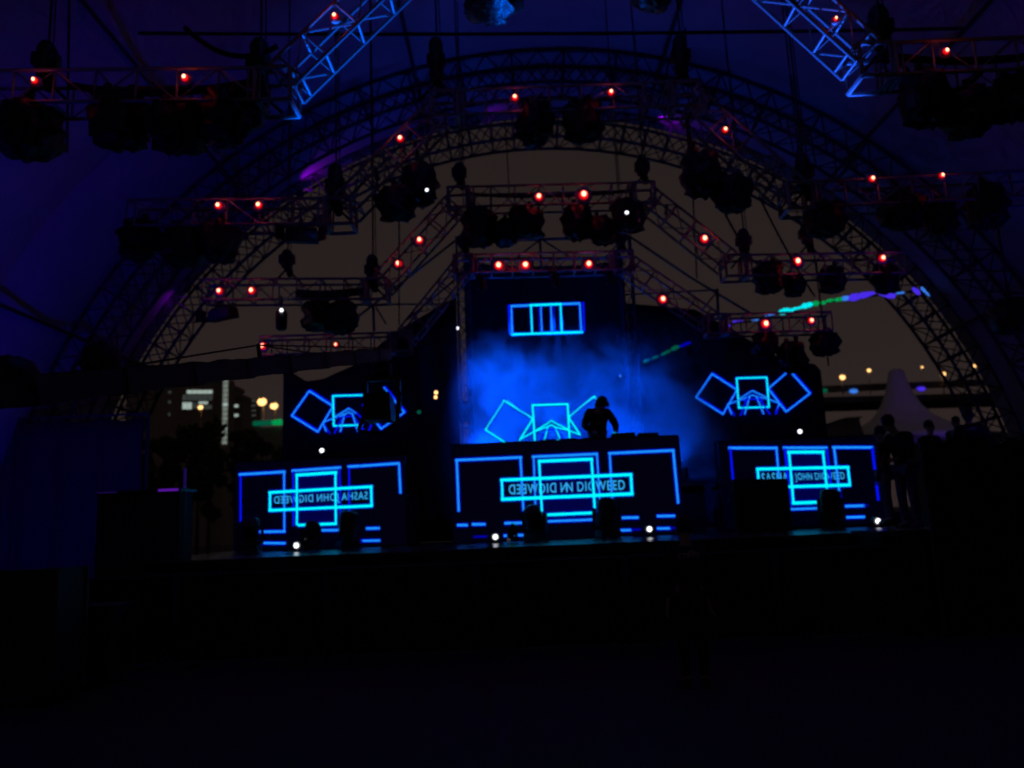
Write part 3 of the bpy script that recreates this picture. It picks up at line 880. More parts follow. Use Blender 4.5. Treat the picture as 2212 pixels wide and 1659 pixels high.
Rl.poly([(1315, 777), (1485, 772)], 23, AZURE); Rl.poly([(1325, 882), (1485, 877)], 23, AZURE); Rl.poly([(1490, 771), (1520, 770)], 18, DIMBLUE, False)
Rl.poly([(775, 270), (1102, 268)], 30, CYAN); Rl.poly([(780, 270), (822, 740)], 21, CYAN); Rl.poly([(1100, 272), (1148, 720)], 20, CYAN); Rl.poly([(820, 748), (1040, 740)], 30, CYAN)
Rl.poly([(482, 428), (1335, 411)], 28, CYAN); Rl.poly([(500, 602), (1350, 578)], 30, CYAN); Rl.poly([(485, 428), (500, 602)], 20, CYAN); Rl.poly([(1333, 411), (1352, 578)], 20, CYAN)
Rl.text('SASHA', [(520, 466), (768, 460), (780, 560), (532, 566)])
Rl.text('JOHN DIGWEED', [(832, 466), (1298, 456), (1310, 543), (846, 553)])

# upper graphics: a fan of squares on three dark gauzes and a barred rectangle
def fan_squares(S, tl, tc, tr_, fan, legs, k=1.0, double=True, lead=AZURE):
    for quad in (tl, tr_):
        if not quad: continue
        if double:
            cx = sum(p[0] for p in quad) / len(quad); cy = sum(p[1] for p in quad) / len(quad)
            S.poly([(p[0] + 14 * k, p[1] - 12 * k) for p in quad], 24 * k, DEEP, False)
        S.poly(quad, 17 * k, lead)
    S.poly(tc, 20 * k, CYAN)
    for f in fan: S.poly(f, 13 * k, lead)
    for f in legs: S.poly(f, 17 * k, DEEP, False)

Ur = Screen('gauze_screen', 'right dark gauze with three tilted blue outlined squares above the right front screen', 21.7, view(1457, 745.5, 0.16851), 0.16851, (7.0, 21.7, 2.6))
fan_squares(Ur, [(480, 370), (800, 575), (620, 885), (275, 670), (480, 370)], [(795, 425), (1180, 415), (1210, 795), (825, 805), (795, 425)],
            [(1470, 325), (1200, 560), (1430, 855), (1735, 620), (1470, 325)],
            [[(685, 758), (810, 715), (955, 660), (1000, 640), (1050, 660), (1200, 690), (1335, 745)], [(810, 705), (955, 610), (1000, 585), (1045, 610), (1200, 680)], [(965, 650), (900, 885)], [(1045, 655), (1140, 880)], [(680, 765), (730, 885)], [(1342, 750), (1303, 865)]],
            [[(935, 660), (845, 900)], [(1075, 665), (1220, 885)], [(700, 790), (770, 905)], [(1330, 800), (1295, 880)], [(880, 712), (1010, 692), (1130, 712)]])
Ul = Screen('gauze_screen', 'left dark gauze with tilted blue squares, half hidden by the camera crane head', 19.1, view(576, 745.5, 0.18383), 0.18383, (-4.0, 19.1, 2.6))
fan_squares(Ul, [(500, 540), (780, 720), (600, 1020), (295, 830), (500, 540)], [(1120, 588), (780, 598), (790, 950), (1120, 938)],
            [(1380, 505), (1140, 705), (1345, 985), (1620, 790), (1380, 505)],
            [[(670, 905), (790, 860), (915, 815), (965, 790), (1015, 815)], [(800, 845), (920, 775), (965, 745), (1010, 775), (1050, 800)], [(918, 810), (868, 1015)], [(662, 915), (700, 1010)], [(1010, 810), (1070, 1010)]],
            [[(880, 870), (800, 1030)], [(680, 930), (740, 1035)], [(1040, 860), (1150, 1015)], [(1230, 940), (1200, 1015)], [(1060, 800), (1110, 850)], [(830, 850), (1000, 835)]])
Uc = Screen('gauze_screen', 'middle gauze graphic of three tilted cyan squares before the lit mist', 18.6, view(1003, 813.2, 0.19914), 0.19914, (1.1, 18.6, 2.6)); Uc.lift = True
fan_squares(Uc, [(600, 690), (738, 470), (735, 452), (432, 262), (230, 578), (462, 728)], [(765, 695), (740, 312), (1120, 300), (1142, 690)],
            [(1255, 632), (1138, 455), (1140, 432), (1410, 215), (1648, 530)],
            [[(610, 680), (745, 605), (905, 545), (945, 525), (985, 550), (1130, 585), (1255, 632)], [(770, 590), (910, 505), (945, 478), (985, 505), (1125, 575)], [(905, 550), (868, 690)], [(985, 550), (1035, 668)], [(860, 692), (940, 692)], [(950, 690), (1030, 690)], [(1100, 690), (1145, 690)]],
            [[(880, 590), (825, 690)], [(1005, 570), (1085, 690)], [(900, 580), (985, 578)]], 1.2, False, CYAN)
Uc.poly([(720, 455), (470, 262), (415, 285), (245, 560)], 10, AZURE, False); Uc.poly([(1155, 415), (1395, 240), (1425, 235), (1480, 280)], 10, AZURE, False)
Ub = Screen('gauze_screen', 'small upper graphic of a cyan rectangle split by four upright bars', 18.6, view(1050.4, 609.9, 0.12255), 0.12255, (1.2, 18.6, 5.2))
Ub.poly([(395, 412), (420, 905)], 40, DEEP, False); Ub.poly([(1708, 360), (1726, 860)], 40, DEEP, False); Ub.poly([(928, 430), (940, 870)], 36, DIMBLUE, False); Ub.poly([(1188, 420), (1204, 860)], 36, DIMBLUE, False)
Ub.poly([(440, 420), (1645, 372)], 40, AZURE); Ub.poly([(455, 920), (1690, 878)], 40, CYAN); Ub.poly([(442, 420), (458, 915)], 28, AZURE); Ub.poly([(1648, 378), (1674, 870)], 28, AZURE)
Ub.poly([(775, 405), (1315, 385)], 44, CYAN); Ub.poly([(788, 410), (808, 900)], 28, CYAN); Ub.poly([(1308, 390), (1332, 890)], 28, CYAN); Ub.poly([(960, 405), (980, 890)], 24, AZURE); Ub.poly([(1138, 400), (1160, 885)], 24, AZURE)

def cloth(S, pts, Y, name, mt, label=None, sag=0.03, holes=None):
    """hanging cloth with folds, outline given by upper-edge pixels; falls to z0"""
    top = [at(x, y, Y) for x, y in pts[0]]
    z0 = pts[1]
    xs0, xs1 = top[0].x, top[-1].x
    n = max(20, int((xs1 - xs0) / 0.06))
    m_ = 10
    vs = []
    for i in range(n + 1):
        x = xs0 + (xs1 - xs0) * i / n
        for a, b in zip(top[:-1], top[1:]):
            if a.x - 1e-6 <= x <= b.x + 1e-6:
                zt = a.z + (b.z - a.z) * (x - a.x) / max(1e-6, b.x - a.x)
                break
        for j in range(m_ + 1):
            w = j / m_
            vs.append((x, Y + sag * math.sin(x * 9 + 2 * noise.noise((x, w * 2, 0))) * (0.4 + w), zt + (z0 - zt) * w))
    k = m_ + 1
    mb = MB()
    mb.add(vs, [(i * k + j, (i + 1) * k + j, (i + 1) * k + j + 1, i * k + j + 1) for i in range(n) for j in range(m_)])
    me = mb.mesh(name, mt, True)
    if S is None:
        return me
    o = link(name, me, S.root)
    o.location = -Vector(S.root.location)
    o.modifiers.new('thickness', 'SOLIDIFY').thickness = 0.006
    return o
cloth(Ur, ([(1352, 655), (1500, 668), (1560, 700), (1692, 778), (1760, 786), (1773, 800)], SZ + 0.01), 21.9, 'gauze', DRAPE)
cloth(Ul, ([(612, 792), (662, 824), (700, 818), (770, 786), (850, 720), (985, 640)], SZ + 0.01), 19.3, 'gauze', DRAPE)
bd = thing('stage_backdrop', 'tall dark gauze backdrop behind the blue lit mist', 'backdrop', (1.05, 22.1, SZ))
o = link('cloth', cloth(None, ([(1000, 560), (1060, 572), (1150, 575), (1280, 572), (1345, 560)], SZ + 0.01), 22.1, 'cloth', GAUZE, sag=0.05), bd)
o.location = -Vector(bd.location)
mb = MB(); mb.tube(at(998, 560, 22.15), at(1348, 558, 22.15), 0.05)
part('top_bar', mb, STEEL, bd)

# ------------------------------------------------------------------ scaffold towers and roof frame behind the stage
def tower(x, Y, ytop, label):
    t = at(x, ytop, Y)
    root = thing('scaffold_tower', label, 'scaffold', (t.x, Y, SZ), 'scaffold towers of the stage')
    h = 0.15
    lat = MB()
    n = 14
    cs = [(-h, -h), (h, -h), (h, h), (-h, h)]
    Z = lambda i: SZ + (t.z - SZ) * i / n
    for i in range(n):
        for k in range(4):
            a, b = cs[k], cs[(k + 1) % 4]
            lat.tube((t.x + a[0], Y + a[1], Z(i)), (t.x + b[0], Y + b[1], Z(i + 1)), 0.013, n=5)
    sec = part('lattice', lat, STEEL, root)
    for c in cs:
        rod('upright', (t.x + c[0], Y + c[1], SZ), (t.x + c[0], Y + c[1], t.z), 0.026, STEEL, sec)
    for i in range(n + 1):
        for k in range(4):
            a, b = cs[k], cs[(k + 1) % 4]
            rod('rung', (t.x + a[0], Y + a[1], Z(i)), (t.x + b[0], Y + b[1], Z(i)), 0.015, STEEL, sec)
tower(998, 20.0, 515, 'left scaffold tower beside the lit mist')
tower(1346, 20.0, 500, 'right scaffold tower beside the lit mist')
rf = thing('roof_scaffold', 'thin gable scaffold frame over the stage with posts and slanting rods', 'scaffold', (1.05, 20.2, SZ))
for a, b, r in [((995, 522), (1348, 512), .04), ((1166, 512), (1169, 575), .04), ((1168, 516), (1110, 562), .025), ((1168, 516), (1238, 560), .025), ((1332, 530), (1308, 556), .025),
                ((1356, 508), (1491, 599), .032), ((1491, 599), (1626, 680), .032), ((986, 518), (858, 618), .032), ((858, 618), (714, 730), .032),
                ((810, 658), (990, 656), .025), ((806, 656), (808, 715), .04), ((812, 664), (834, 700), .025), ((1345, 637), (1549, 626), .025), ((1549, 624), (1552, 690), .04), ((1549, 630), (1518, 668), .025), ((1000, 590), (880, 690), .03)]:
    mb = MB(); mb.tube(at(*a, 20.2), at(*b, 20.2), r)
    part('scaffold_tube', mb, STEEL, rf, True)

# ------------------------------------------------------------------ mist behind the booth, lit by added blue lamps below and above
fx0, fx1, fy0, fy1, fz0, fz1 = -1.55, 5.6, 18.72, 21.5, 2.62, 6.5
mb = MB(); mb.box(fx0, fx1, fy0, fy1, fz0, fz1)
mist = link('stage_mist', mb.mesh('stage_mist', []))
tag(mist, 'drifting stage mist glowing blue behind the performer', 'mist', kind='stuff')
mm = bpy.data.materials.new('mist')
mm.use_nodes = True
n, l = mm.node_tree.nodes, mm.node_tree.links
n.remove(n['Principled BSDF'])
pv = n.new('ShaderNodeVolumePrincipled')
pv.inputs['Color'].default_value = (0.9, 0.9, 0.95, 1)
pv.inputs['Anisotropy'].default_value = 0.2
tc = n.new('ShaderNodeTexCoord')
n1 = n.new('ShaderNodeTexNoise'); n1.inputs['Scale'].default_value = 0.9; n1.inputs['Detail'].default_value = 5; n1.inputs['Distortion'].default_value = 0.8
l.new(tc.outputs['Object'], n1.inputs['Vector'])
ramp = n.new('ShaderNodeMapRange'); ramp.inputs['From Min'].default_value = 0.40; ramp.inputs['From Max'].default_value = 0.64
l.new(n1.outputs['Fac'], ramp.inputs['Value'])
sep = n.new('ShaderNodeSeparateXYZ'); l.new(tc.outputs['Generated'], sep.inputs[0])
def edge(sock, inv_lo, inv_hi):
    a = n.new('ShaderNodeMapRange'); a.inputs['From Max'].default_value = inv_lo; l.new(sock, a.inputs['Value'])
    b = n.new('ShaderNodeMapRange'); b.inputs['From Min'].default_value = 1.0; b.inputs['From Max'].default_value = 1 - inv_hi; l.new(sock, b.inputs['Value'])
    c = n.new('ShaderNodeMath'); c.operation = 'MULTIPLY'; l.new(a.outputs[0], c.inputs[0]); l.new(b.outputs[0], c.inputs[1])
    return c.outputs[0]
e1, e2, e3 = edge(sep.outputs['X'], 0.08, 0.55), edge(sep.outputs['Y'], 0.04, 0.12), edge(sep.outputs['Z'], 0.001, 0.7)
def mul(a, b):
    c = n.new('ShaderNodeMath'); c.operation = 'MULTIPLY'; l.new(a, c.inputs[0])
    if isinstance(b, float): c.inputs[1].default_value = b
    else: l.new(b, c.inputs[1])
    return c.outputs[0]
l.new(mul(mul(mul(ramp.outputs[0], e1), mul(e2, e3)), 1.9), pv.inputs['Density'])
l.new(pv.outputs[0], n['Material Output'].inputs['Volume'])
mist.data.materials.append(mm)

def uplight(name, loc, aim, color, energy, cone, label, group=None, r=0.12, mt=None, blend=0.7):  # lamp body and beam added for the light they cast
    loc = Vector(loc)
    root = thing(name, label, 'stage light', loc, group)
    d = (Vector(aim) - loc).normalized()
    T = d.to_track_quat('Z', 'Y').to_matrix()
    c = loc + Vector((0, 0, 0.2))
    mb = MB(); mb.lathe([(r * 0.5, -0.17), (r * 0.9, -0.12), (r, 0.05), (r * 1.08, 0.10), (r * 1.08, 0.12), (r * 0.95, 0.12), (r * 0.9, 0.06)], c, 14, T)
    part('can', mb, BLACK, root, True)
    mb = MB(); mb.lathe([(r * 0.88, 0.061), (r * 0.88, 0.066)], c, 14, T)
    part('lens', mb, mt or DIMBLUE, root)
    mb = MB()
    for s in (-1, 1): mb.path([c + Vector((s * (r + 0.015), 0, 0)), Vector((c.x + s * (r + 0.015), c.y, loc.z + 0.012)), Vector((c.x + s * 0.02, c.y, loc.z + 0.012))], 0.012)
    part('floor_bracket', mb, STEEL, root)
    lamp('beam', 'SPOT', c + d * 0.15, color, energy, root, aim, cone, blend, 0.08)
    return root
BL = (0.0, 0.07, 1.0)
GM = 'added blue lamps in the mist'
uplight('added_mist_light', (-0.75, 19.05, 2.585), (-0.2, 19.9, 5.6), BL, 700, 105, 'leftmost added blue floor lamp shining up into the mist behind the booth', GM, blend=1.0)
uplight('added_mist_light', (1.0, 19.05, 2.585), (0.9, 20.2, 5.6), BL, 500, 105, 'middle added blue floor lamp shining up into the mist behind the booth', GM, blend=1.0)
uplight('added_mist_light', (2.75, 19.05, 2.585), (2.5, 20.0, 5.2), BL, 600, 105, 'added blue floor lamp in the mist right of the performer', GM, blend=1.0)
uplight('added_mist_light', (3.95, 19.0, 2.505), (4.0, 19.8, 5.2), BL, 110, 100, 'rightmost added blue floor lamp, on a small block at the mist edge', GM, blend=1.0)
def hung_spot(x, y, Y, aim, energy, cone, label):  # spot added to light the mist from above
    c = at(x, y, Y)
    root = thing('added_hanging_spot', label, 'stage light', c, 'added blue spots on the rear truss shining down into the mist')
    d = (Vector(aim) - c).normalized()
    T = d.to_track_quat('Z', 'Y').to_matrix()
    mb = MB(); mb.lathe([(.05, -.2), (.09, -.15), (.10, .10), (.11, .13), (.095, .13), (.09, .08)], c, 14, T); part('can', mb, BLACK, root, True)
    mb = MB(); mb.lathe([(.088, .081), (.088, .086)], c, 14, T); part('lens', mb, DIMBLUE, root)
    mb = MB(); mb.path([c + Vector((-.12, 0, 0)), c + Vector((-.12, 0, .2)), c + Vector((.12, 0, .2)), c + Vector((.12, 0, 0))], .012); mb.tube(c + Vector((0, 0, .2)), c + Vector((0, 0, .30)), .02); part('bracket', mb, STEEL, root)
    lamp('beam', 'SPOT', c + d * .15, BL, energy, root, aim, cone, 1.0, .06)
hung_spot(1040, 612, 17.5, (0.1, 20.3, 3.6), 4200, 62, 'small added blue spot under the left part of the rear truss centre')
hung_spot(1200, 606, 17.5, (1.6, 20.3, 3.6), 1500, 60, 'small added blue spot under the middle of the rear truss centre')
hung_spot(1318, 600, 17.5, (3.0, 20.0, 3.6), 2500, 62, 'small added blue spot under the right part of the rear truss centre')
riser(3.66, 4.3, 18.5, 19.2, 2.5, 'small black block under the right blue lamp')
riser(-1.6, 4.3, 19.45, 21.7, 2.5, 'low black platform under the blue lamps in the mist')

# ------------------------------------------------------------------ booth desk and equipment
dk = thing('dj_desk', 'long black desk along the top of the middle screen', 'desk', (1.05, 17.4, 2.58))
mb = MB(); mb.box(-1.25, 3.5, 17.1, 17.74, 3.28, 3.36)
part('top', mb, CASEM, dk)
for x in (-1.1, 0.3, 1.8, 3.3):
    mb = MB(); mb.box(x - 0.04, x + 0.04, 17.5, 17.58, SZ + 0.01, 3.279)
    part('leg', mb, STEEL, dk)
def gear(name, x0, x1, y0, y1, h, label, jogs=1):
    root = thing(name, label, 'audio gear', ((x0 + x1) / 2, y0, 3.36), 'equipment on the desk')
    mb = MB(); mb.hexa([(x0, y0, 3.362), (x1, y0, 3.362), (x1, y1, 3.362), (x0, y1, 3.362), (x0 + 0.01, y0, 3.362 + h), (x1 - 0.01, y0, 3.362 + h), (x1 - 0.01, y1, 3.362 + h * 0.6), (x0 + 0.01, y1, 3.362 + h * 0.6)])
    part('case', mb, BLACK, root)
    for k in range(jogs):
        cx = x0 + (x1 - x0) * (k + 0.5) / jogs
        mb = MB(); mb.lathe([(0.13 if jogs < 3 else 0.02, 0), (0.13 if jogs < 3 else 0.02, 0.03), (0.1 if jogs < 3 else 0.015, 0.04)], (cx, (y0 + y1) / 2, 3.362 + h * 0.8), 14)
        part('jog_wheel' if jogs < 3 else 'knob', mb, STEEL, root, True)
gear('media_player', 0.55, 0.92, 17.2, 17.6, 0.11, 'leftmost flat black player on the desk')
gear('mixer', 1.0, 1.35, 17.2, 17.6, 0.12, 'black mixer with small knobs on the desk', 6)
gear('media_player', 1.43, 1.8, 17.2, 17.6, 0.11, 'black player directly in front of the performer')
gear('effects_unit', 2.1, 2.62, 17.2, 17.6, 0.19, 'tall black effects unit right of the performer', 5)
gear('effects_unit', 2.66, 3.12, 17.2, 17.6, 0.17, 'black effects unit at the right end of the desk', 4)

# ------------------------------------------------------------------ lights standing on the stage front
STAND = [moving_head('floor_moving_light', v, hang=False, cover=False) for v in range(3)]
for i, (x, y, Y, sc, lab) in enumerate([
    (540, 1182, 15.9, 1.0, 'moving light standing at the left end of the stage front'),
    (672, 1196, 15.7, 0.8, 'moving light standing right of a white lamp before the left screen'),
    (752, 1190, 15.9, 1.05, 'moving light standing before the right part of the left screen'),
    (1157, 1168, 15.9, 1.0, 'moving light standing left of the lettered box of the middle screen'),
    (1314, 1164, 15.9, 1.1, 'moving light standing right of the lettered box of the middle screen'),
    (1800, 1150, 15.9, 1.1, 'moving light standing before the right screen, beside the loudspeaker'),
    (1108, 1178, 15.7, 0.5, 'small moving light standing near the left white lamp of the middle screen')]):
    c = at(x, y, Y)
    place_head(i % 3, (c.x, Y, SZ + 0.01), random.uniform(-1, 1), lab, 'moving lights standing on the stage', sc, STAND)
def floor_par(x, y, Y, label, mt=WHITELED):
    c = at(x, y, Y)
    root = thing('floor_par_light', label, 'stage light', (c.x, Y, SZ), 'small white lamps on the stage')
    z = max(c.z, SZ + 0.12)
    mb = MB(); mb.lathe([(0.05, 0.14), (0.09, 0.12), (0.095, 0.0), (0.085, -0.01), (0.06, 0.02)], (c.x, Y + 0.02, z), 14, Matrix.Rotation(R(-90), 3, 'X'))
    part('can', mb, BLACK, root, True)
    mb = MB(); mb.ball((c.x, Y, z), 0.05, sc=(1, 0.5, 1))
    part('bulb', mb, mt, root, True)
    mb = MB(); mb.box(c.x - 0.06, c.x + 0.06, Y, Y + 0.1, SZ + 0.003, SZ + 0.02); mb.tube((c.x, Y + 0.05, SZ + 0.02), (c.x, Y + 0.06, z - 0.08), 0.015)
    part('foot', mb, STEEL, root)
floor_par(640, 1190, 15.6, 'white lamp on the stage before the left screen')
floor_par(1070, 1160, 15.8, 'white lamp on the stage before the left half of the middle screen')
floor_par(1403, 1143, 15.8, 'white lamp on the stage before the right half of the middle screen')
floor_par(1898, 1135, 15.6, 'white lamp on the stage at the far right of the right screen')
tiny_led(695, 973, 16.9, 0.045, 'white lamp above the left front screen')
tiny_led(1728, 932, 16.9, 0.045, 'white lamp above the right front screen')
tiny_led(942, 848, 19.0, 0.045, 'upper of two warm street lamps between the left gauze and the mist', SODIUM)  # far street lamps, stood here as small bulbs before the gauze
tiny_led(941, 858, 19.0, 0.04, 'lower of two warm street lamps between the left gauze and the mist', SODIUM)
tiny_led(905, 890, 19.0, 0.05, 'dim green lamp right of the camera crane head', GREEND)

# loudspeaker stack at the right screen
c = at(1640, 1100, 15.7)
sp = thing('loudspeaker', 'large black loudspeaker standing before the right front screen', 'loudspeaker', (c.x, 15.7, SZ))
z1 = at(1640, 1034, 15.7).z
hw = 58 / F * 15.7
mb = MB(); mb.hexa([(c.x - hw, 15.45, SZ + 0.01), (c.x + hw, 15.45, SZ + 0.01), (c.x + hw * 0.8, 16.1, SZ + 0.01), (c.x - hw * 0.8, 16.1, SZ + 0.01), (c.x - hw, 15.45, z1), (c.x + hw, 15.45, z1 - 0.03), (c.x + hw * 0.8, 16.1, z1), (c.x - hw * 0.8, 16.1, z1)])
part('cabinet', mb, BLACK, sp)
mb = MB(); mb.box(c.x - hw * 0.92, c.x + hw * 0.92, 15.425, 15.449, SZ + 0.08, z1 - 0.08)
part('grille', mb, RUBBER, sp)
for s in (-1, 1):
    mb = MB(); mb.path([(c.x + s * (hw + 0.002), 15.6, z1 - 0.4), (c.x + s * (hw + 0.04), 15.6, z1 - 0.4), (c.x + s * (hw + 0.04), 15.85, z1 - 0.4), (c.x + s * (hw - 0.06), 15.85, z1 - 0.4)], 0.014)
    part('handle', mb, STEEL, sp)

# ------------------------------------------------------------------ camera crane reaching in from the left
A0, A1 = at(-420, 893, 3.4), at(835, 766, 10.0)
jib = thing('camera_crane', 'long dark camera crane arm reaching in from the left with a camera at its tip', 'camera crane', (A0.x, A0.y, 0))
d = (A1 - A0).normalized(); sd = d.cross(Vector((0, 0, 1))).normalized(); uv = sd.cross(d)
mb = MB()
h = 0.085
mb.hexa([A0 - sd * h - uv * h, A0 + sd * h - uv * h, A0 + sd * h + uv * h, A0 - sd * h + uv * h, A1 - sd * h * .8 - uv * h * .8, A1 + sd * h * .8 - uv * h * .8, A1 + sd * h * .8 + uv * h * .8, A1 - sd * h * .8 + uv * h * .8])
part('arm', mb, BLACK, jib)
L = (A1 - A0).length
for i in range(9):
    p = A0 + d * (L * (0.06 + 0.11 * i))
    mb = MB(); e = h * (1.12 - 0.025 * i)
    q = p + d * 0.09
    mb.hexa([p - sd * e - uv * e, p + sd * e - uv * e, p + sd * e + uv * e, p - sd * e + uv * e, q - sd * e - uv * e, q + sd * e - uv * e, q + sd * e + uv * e, q - sd * e + uv * e])
    part('joint_collar', mb, STEEL, jib)
mb = MB()
pts = [A0 + d * (L * i / 60) + uv * (h * 0.7 + 0.03 * noise.noise((i * 0.6, 0, 0))) for i in range(61)]
mb.path(pts, 0.035, 5)
part('cable_loom', mb, RUBBER, jib, True)
for k, (w0, w1, hh) in enumerate([(0.30, 0.98, 0.20), (0.30, 0.70, 0.20)]):
    mb = MB(); a = A0 + d * (L * w0) + uv * 0.10; t = A0 + d * (L * 0.55) + uv * hh
    mb.path([a, t, A0 + d * (L * w1) + uv * 0.09], 0.008, 5)
    part('tension_wire', mb, STEEL, jib)
mb = MB(); t = A0 + d * (L * 0.55); mb.tube(t, t + uv * 0.21, 0.02)
part('wire_strut', mb, STEEL, jib)
# remote head: curved bracket, camera box, lens, monitor
hp = at(825, 800, 10.0)
mb = MB()
mb.tube(A1 - d * 0.1, hp + Vector((0, 0, 0.05)), 0.07, 0.09, n=10)
mb.lathe([(0.10, -0.10), (0.13, -0.06), (0.13, 0.08), (0.07, 0.12)], hp, 14)
for s in (-1, 1):
    mb.box(hp.x + s * 0.21 - 0.025, hp.x + s * 0.21 + 0.025, hp.y - 0.06, hp.y + 0.06, hp.z - 0.55, hp.z - 0.08)
mb.box(hp.x - 0.235, hp.x + 0.235, hp.y - 0.07, hp.y + 0.07, hp.z - 0.14, hp.z - 0.08)
rh = part('remote_head', mb, BLACK, jib)
cb = at(822, 884, 10.0)
mb = MB()
mb.hexa([cb + Vector(v) for v in [(-0.17, -0.20, -0.15), (0.16, -0.20, -0.17), (0.16, 0.22, -0.15), (-0.17, 0.22, -0.15), (-0.15, -0.20, 0.18), (0.14, -0.20, 0.19), (0.14, 0.22, 0.15), (-0.15, 0.22, 0.15)]])
mb.box(cb.x - 0.05, cb.x + 0.06, cb.y - 0.18, cb.y + 0.1, cb.z + 0.15, cb.z + 0.25)
cm = part('camera_body', mb, BLACK, jib)
mb = MB(); mb.lathe([(0.08, 0), (0.085, 0.1), (0.10, 0.14), (0.12, 0.26), (0.11, 0.27)], cb + Vector((0.02, 0.21, 0)), 16, Matrix.Rotation(R(-90), 3, 'X'))
sub('lens_hood', mb, RUBBER, cm, True)
mb = MB()
mb.path([cb + Vector((-0.2, -0.1, -0.1)), cb + Vector((-0.26, -0.12, -0.28)), cb + Vector((0.02, -0.12, -0.33)), cb + Vector((0.22, -0.08, -0.18)), cb + Vector((0.25, -0.05, 0.2))], 0.025, 6)
part('cable_loop', mb, RUBBER, jib, True)
# pivot post, control box and weights of the crane, at the dark left edge
pv_ = A0 + d * 0.15
mb = MB(); mb.tube(Vector((pv_.x, pv_.y, 0.02)), pv_ - uv * 0.08, 0.06, n=10)
post = part('pivot_post', mb, STEEL, jib, True)
for k in range(3):
    t = k * 2.1 + 0.3
    mb = MB(); mb.tube(Vector((pv_.x, pv_.y, 0.9)), Vector((pv_.x + 0.6 * math.cos(t), pv_.y + 0.6 * math.sin(t), 0.02)), 0.03)
    sub('tripod_leg', mb, STEEL, post)
bx = at(222, 780, 5.6)
mb = MB(); mb.lathe([(0.03, -0.16), (0.10, -0.13), (0.13, -0.02), (0.12, 0.08), (0.07, 0.13), (0.02, 0.14)], bx, 14, None, 0, 0.3, 4)
part('wrapped_motor', mb, COVER, jib, True)
mb = MB(); mb.tube(bx - Vector((0, 0, 0.1)), A0 + d * ((bx.y - A0.y) / d.y), 0.03)
part('motor_bracket', mb, STEEL, jib)
bx = at(20, 815, 4.5)
mb = MB(); mb.lathe([(0.04, -0.12), (0.16, -0.10), (0.18, 0.0), (0.13, 0.09), (0.05, 0.12)], bx, 16, None, 0, 0.2, 6)
part('counterweight', mb, BLACK, jib, True)

# hanging light in the dark at the right edge
place_head(2, at(2178, 640, 12.1) + Vector((0, 0, 0.0)), 1.0, 'dark bagged moving light hanging alone near the right picture edge', 'bagged moving lights hung from the trusses', 0.95)
cable([at(2178, 640, 12.1), Vector((at(2178, 640, 12.1).x, 12.1, 6.4))], 0.02, 'steel drop rod holding the lone light at the right edge', 'drop_rod', STEEL)

# ------------------------------------------------------------------ barriers, cases and side platforms
pl = thing('side_platform', 'black side platform at the right of the stage where people stand', 'platform', (8.2, 11.9, 0))
mb = MB(); mb.box(5.3, 11.2, 11.9, 12.85, 0.005, 1.30)
part('draped_body', mb, DRAPE, pl)
mb = MB(); mb.box(5.25, 11.25, 11.85, 12.88, 1.302, 1.40)
part('deck', mb, DECK, pl)
sc_ = thing('drape_fence', 'tall black drape fence closing off the right side', 'fence', (9.0, 11.2, 0))
p0, p1 = at(1992, 952, 11.2), at(2300, 940, 11.2)
nfp = 5
for i in range(nfp):
    a = p0.x + (p1.x - p0.x) * i / nfp; b = p0.x + (p1.x - p0.x) * (i + 1) / nfp
    zt = p0.z + 0.06 * math.sin(i * 2.1)
    mb = MB(); vs = []
    for j in range(17):
        x = a + (b - a) * j / 16
        yy = 11.2 + 0.03 * math.sin(j * 1.7 + i)
        vs += [(x, yy, 0.01), (x, yy, zt - 0.04 * math.sin(math.pi * j / 16))]
    mb.add(vs, [(2 * j, 2 * j + 2, 2 * j + 3, 2 * j + 1) for j in range(16)])
    part('drape_panel', mb, DRAPE, sc_, True)
    mb = MB(); mb.tube((a, 11.26, 0), (a, 11.26, zt + 0.05), 0.03)
    part('post', mb, STEEL, sc_)
def barrier(x0, x1, Y, z, label, rz=0.0):
    root = thing('crowd_barrier', label, 'barrier', ((x0 + x1) / 2, Y, 0), 'crowd barriers in front of the stage')
    mb = MB()
    mb.path([(x0, Y, 0.01), (x0, Y, z), (x1, Y, z), (x1, Y, 0.01)], 0.025)
    part('frame', mb, STEEL, root, True)
    mb = MB(); vs = []
    for j in range(25):
        x = x0 + 0.03 + (x1 - x0 - 0.06) * j / 24
        yy = Y - 0.035 + 0.012 * math.sin(j * 1.3 + x0)
        vs += [(x, yy, 0.05), (x, yy, z - 0.03)]
    mb.add(vs, [(2 * j, 2 * j + 2, 2 * j + 3, 2 * j + 1) for j in range(24)])
    part('cover_cloth', mb, DRAPE, root, True)
    for s in (0.15, 0.85):
        x = x0 + (x1 - x0) * s
        mb = MB(); mb.path([(x, Y - 0.35, 0.02), (x, Y + 0.5, 0.02), (x, Y + 0.03, z * 0.8)], 0.02)
        part('foot', mb, STEEL, root)
names = ['leftmost', 'second from left', 'third from left', 'third from right', 'second from right', 'rightmost']
for i in range(6):
    x0 = -6.9 + i * 2.1
    barrier(x0, x0 + 2.06, 11.5, 1.2, names[i] + ' black cloth covered crowd barrier in front of the stage')
